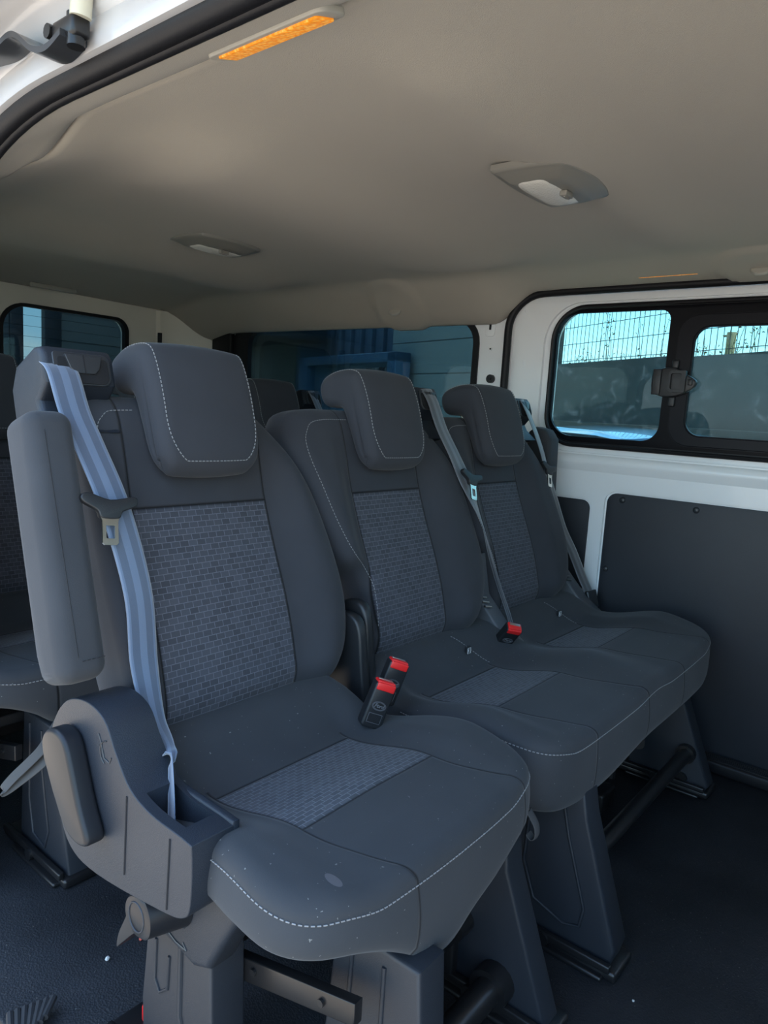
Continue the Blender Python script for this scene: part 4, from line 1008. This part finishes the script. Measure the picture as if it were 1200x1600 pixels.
# ================================================================== OUTSIDE
def along(o, p, d): o.location = p; o.rotation_euler = (0, 0, math.atan2(d[1], d[0])); return o
DW = (.511, .860)   # direction of the yard wall, away from the camera
conc = plain('weathered_concrete', (.036, .041, .036), .9, bump=.5, bscale=30, var=.35, vscale=2)
P0 = (6.0, .35)
bm = bmesh.new()
for k in range(8): bbox(bm, -4+k*2.05, -4+k*2.05+2.03, 0, .16, GZ, 1.60+.02*(k % 2), .006)
bbox(bm, -4, 12.4, -.08, .24, GZ, .96, .01)
yw = along(from_bm('yard_wall', bm, conc), (*P0, 0), DW); tag(yw, 'tall grey concrete yard wall behind the far sliding door window', 'wall')
fe = tag(along(empty('mesh_fence', (0, 0, 0)), (P0[0], P0[1], 1.6), DW), 'wire mesh fence on top of the grey concrete wall', 'fence')
wm_ = plain('fence_wire', (.03, .035, .03), .6)
bm = bmesh.new()
for k in range(150): bbox(bm, -3+k*.075, -3+k*.075+.0045, .10, .1045, 0, 2.2)
for k in range(12): bbox(bm, -3, 8.3, .094, .100, .05+k*.19, .05+k*.19+.006)
o = from_bm('wire_panel', bm, wm_, fe); o['kind'] = 'stuff'
def at_ray(px, py, x0=None):
    v = Rw @ Vector(((px-600)/1109, -(py-800)/1109, -1)); return v
for s_ in (-1.8, 4.10): box('fence_post', s_, s_+.08, .04, .10, 0, 2.3, wm_, fe, bev=.005)
# stick and weeds along the wall top
def wl(s, n, z): return (P0[0]+DW[0]*s-DW[1]*n, P0[1]+DW[1]*s+DW[0]*n, z)
wood = plain('old_wood', (.55, .38, .20), .9)
tag(tube('wooden_stake', [wl(3.05, -.6, 1.3), wl(3.03, -.6, 1.7), wl(2.90, -.6, 2.06)], [.035, .03, .022], wood), 'leaning brown stake behind the mesh fence, in the left pane', 'stake')
tag(tube('wooden_stake', [wl(2.19, -.6, 1.3), wl(2.19, -.6, 1.91)], [.045, .045], wood), 'short brown stake behind the mesh fence, in the right pane', 'stake')
bm = bmesh.new(); rnd = random.Random(3)
for k in range(260):
    s_ = rnd.uniform(-1.5, 6); h = rnd.uniform(.08, .26) if rnd.random() < .88 else rnd.uniform(.3, .8); p = Vector(wl(s_, rnd.uniform(-.5, -.05), 1.50))
    q = p + Vector((rnd.uniform(-.1, .1), rnd.uniform(-.1, .1), h)); mid = (p+q)/2 + Vector((rnd.uniform(-.03, .03), rnd.uniform(-.03, .03), .02))
    tube_bm(bm, [p, mid, q], [.004, .003, .0015], 4)
    for j in range(int(h*18)):
        c = p.lerp(q, rnd.uniform(.3, 1)) + Vector((rnd.uniform(-.06, .06), rnd.uniform(-.06, .06), rnd.uniform(-.03, .03))); d = .018
        vs = [bm.verts.new(c + Vector((rnd.uniform(-d, d), rnd.uniform(-d, d), rnd.uniform(-d, d)))) for _ in range(4)]; bm.faces.new(vs)
o = from_bm('weeds', bm, plain('dry_weeds', (.16, .16, .07), .9, var=.4, vscale=20)); tag(o, 'dry weeds growing along the top of the grey yard wall', 'weeds'); o['kind'] = 'stuff'
# parked light blue car right outside the far door
t = tag(empty('parked_car', (5.62, 2.0, GZ)), 'light blue car roof low behind the left pane of the far sliding window', 'car'); t.rotation_euler = (0, 0, math.radians(59))
cp = plain('car_paint', (.10, .22, .36), .15, coat=1.0)
def body(name, secs, mat):
    bm = bmesh.new(); rows = [[bm.verts.new((x, p[0], p[1])) for p in resample(catmull(pts, 6), 48)] for x, pts in secs]
    for a, b in zip(rows, rows[1:]):
        for k in range(48): bm.faces.new((a[k], a[(k+1) % 48], b[(k+1) % 48], b[k]))
    bm.faces.new(rows[0]); bm.faces.new(rows[-1][::-1]); return from_bm(name, bm, mat, t, deg=50)
def sec(wd, z0, z1, tw): return [(-wd, z0), (-wd, (z0+z1)/2), (-tw, z1-.02), (0, z1+.01), (tw, z1-.02), (wd, (z0+z1)/2), (wd, z0), (0, z0-.01)]
body('car_body', [(-2.05, sec(.60, .35, .62, .5)), (-1.9, sec(.80, .28, .82, .68)), (-1.2, sec(.86, .25, .92, .76)), (0, sec(.88, .24, .95, .8)), (1.2, sec(.86, .25, .95, .76)), (1.85, sec(.8, .28, .86, .66)), (2.0, sec(.62, .35, .7, .5))], cp)
body('cabin_glass', [(-1.1, sec(.70, .85, .93, .6)), (-.45, sec(.72, .85, 1.36, .56)), (.6, sec(.72, .85, 1.38, .56)), (1.5, sec(.66, .85, 1.02, .52))], M['gloss_plastic'])
body('roof_panel', [(-.50, sec(.56, 1.33, 1.37, .50)), (-.3, sec(.60, 1.34, 1.41, .54)), (.3, sec(.60, 1.34, 1.425, .54)), (.75, sec(.57, 1.32, 1.38, .5))], cp)
for sx in (-1.3, 1.25):
    for sy in (-.86, .68):
        bm = bmesh.new(); tube_bm(bm, [(sx, sy, .31), (sx, sy+.18, .31)], .31, 28); tube_bm(bm, [(sx, sy-.005, .31), (sx, sy+.185, .31)], .19, 20); from_bm('wheel', bm, M['rubber'], t)
# building beyond the far quarter window
BD = (.30, .954)
B0 = (4.30, 2.45)
b_ = tag(along(empty('building', (0, 0, 0)), (*B0, GZ), BD), 'teal-grey clad building behind the far rear side window', 'building')
bm = bmesh.new(); bbox(bm, 0, 1.46, -.3, 0, 0, 5.0, .01); from_bm('clad_wall', bm, cladding('teal_cladding', (.36, .42, .37), .2495, .7, thin=.035), b_)
bm = bmesh.new(); bbox(bm, 1.46, 3.3, -.75, -.35, 0, 5.0)
for k in range(9): bbox(bm, 1.48+k*.20, 1.58+k*.20, -.36, -.30, 0, 5.0, .01)
bbox(bm, 3.22, 3.34, -.75, -.02, 0, 5.0); from_bm('ribbed_wall', bm, plain('dark_ribbed', (.13, .19, .24), .5), b_)
bm = bmesh.new(); bbox(bm, 3.3, 5.0, -.3, 0, 0, 5.0, .01); from_bm('block_wall', bm, cladding('olive_block', (.16, .18, .15), .22, .5, thin=.05), b_)
bm = bmesh.new(); bbox(bm, 3.0, 5.2, -.2, .75, 2.10, 2.24, .02); from_bm('canopy', bm, plain('canopy_dark', (.06, .08, .09), .6), b_)
bm = bmesh.new()
for a in ((1.10, 1.22, 0, 1.91), (2.62, 2.80, 0, 1.91), (1.10, 2.80, 1.83, 1.91)): bbox(bm, a[0], a[1], .05, .20, a[2], a[3], .008)
fr_ = from_bm('door_frame', bm, plain('frame_blue', (.08, .17, .25), .4), b_)
bm = bmesh.new(); bbox(bm, 1.20, 2.64, .06, .11, 0, 1.84, .01); dl = from_bm('door_leaf', bm, plain('leaf_blue', (.13, .22, .28), .4), fr_)
bm = bmesh.new(); bbox(bm, 1.25, 1.66, .11, .125, 1.60, 1.80, .004); from_bm('window_panel', bm, plain('pale_pane', (.95, .97, .97), .08, metal=1), fr_)
# building behind the rear doors; gap left open so sky makes a pale strip
rb = tag(empty('rear_building', (1.5, 7.5, GZ)), 'dark clad building with a tall gap open to pale sky behind the rear door window', 'building')
bm = bmesh.new(); bbox(bm, 2.15, 3.6, 0, .05, 0, 5.0); from_bm('clad_wall', bm, cladding('dark_cladding', (.17, .17, .15), .28, .5, thin=.05), rb)
bm = bmesh.new(); bbox(bm, -6.0, 1.80, 0, .05, 0, 5.0); from_bm('side_wall', bm, plain('dark_wall', (.08, .09, .09), .6), rb)
bm = bmesh.new(); bbox(bm, 1.70, 1.83, -.03, .06, 0, 5.0, .01); bbox(bm, 2.045, 2.22, -.03, .06, 0, 5.0, .01); bbox(bm, 1.7, 2.2, -.03, .06, 2.27, 5.0, .01); from_bm('door_frame', bm, plain('frame_dark', (.03, .035, .04), .5), rb)
for o in list(COL.objects):
    if o.type == 'EMPTY': o.empty_display_size = .05
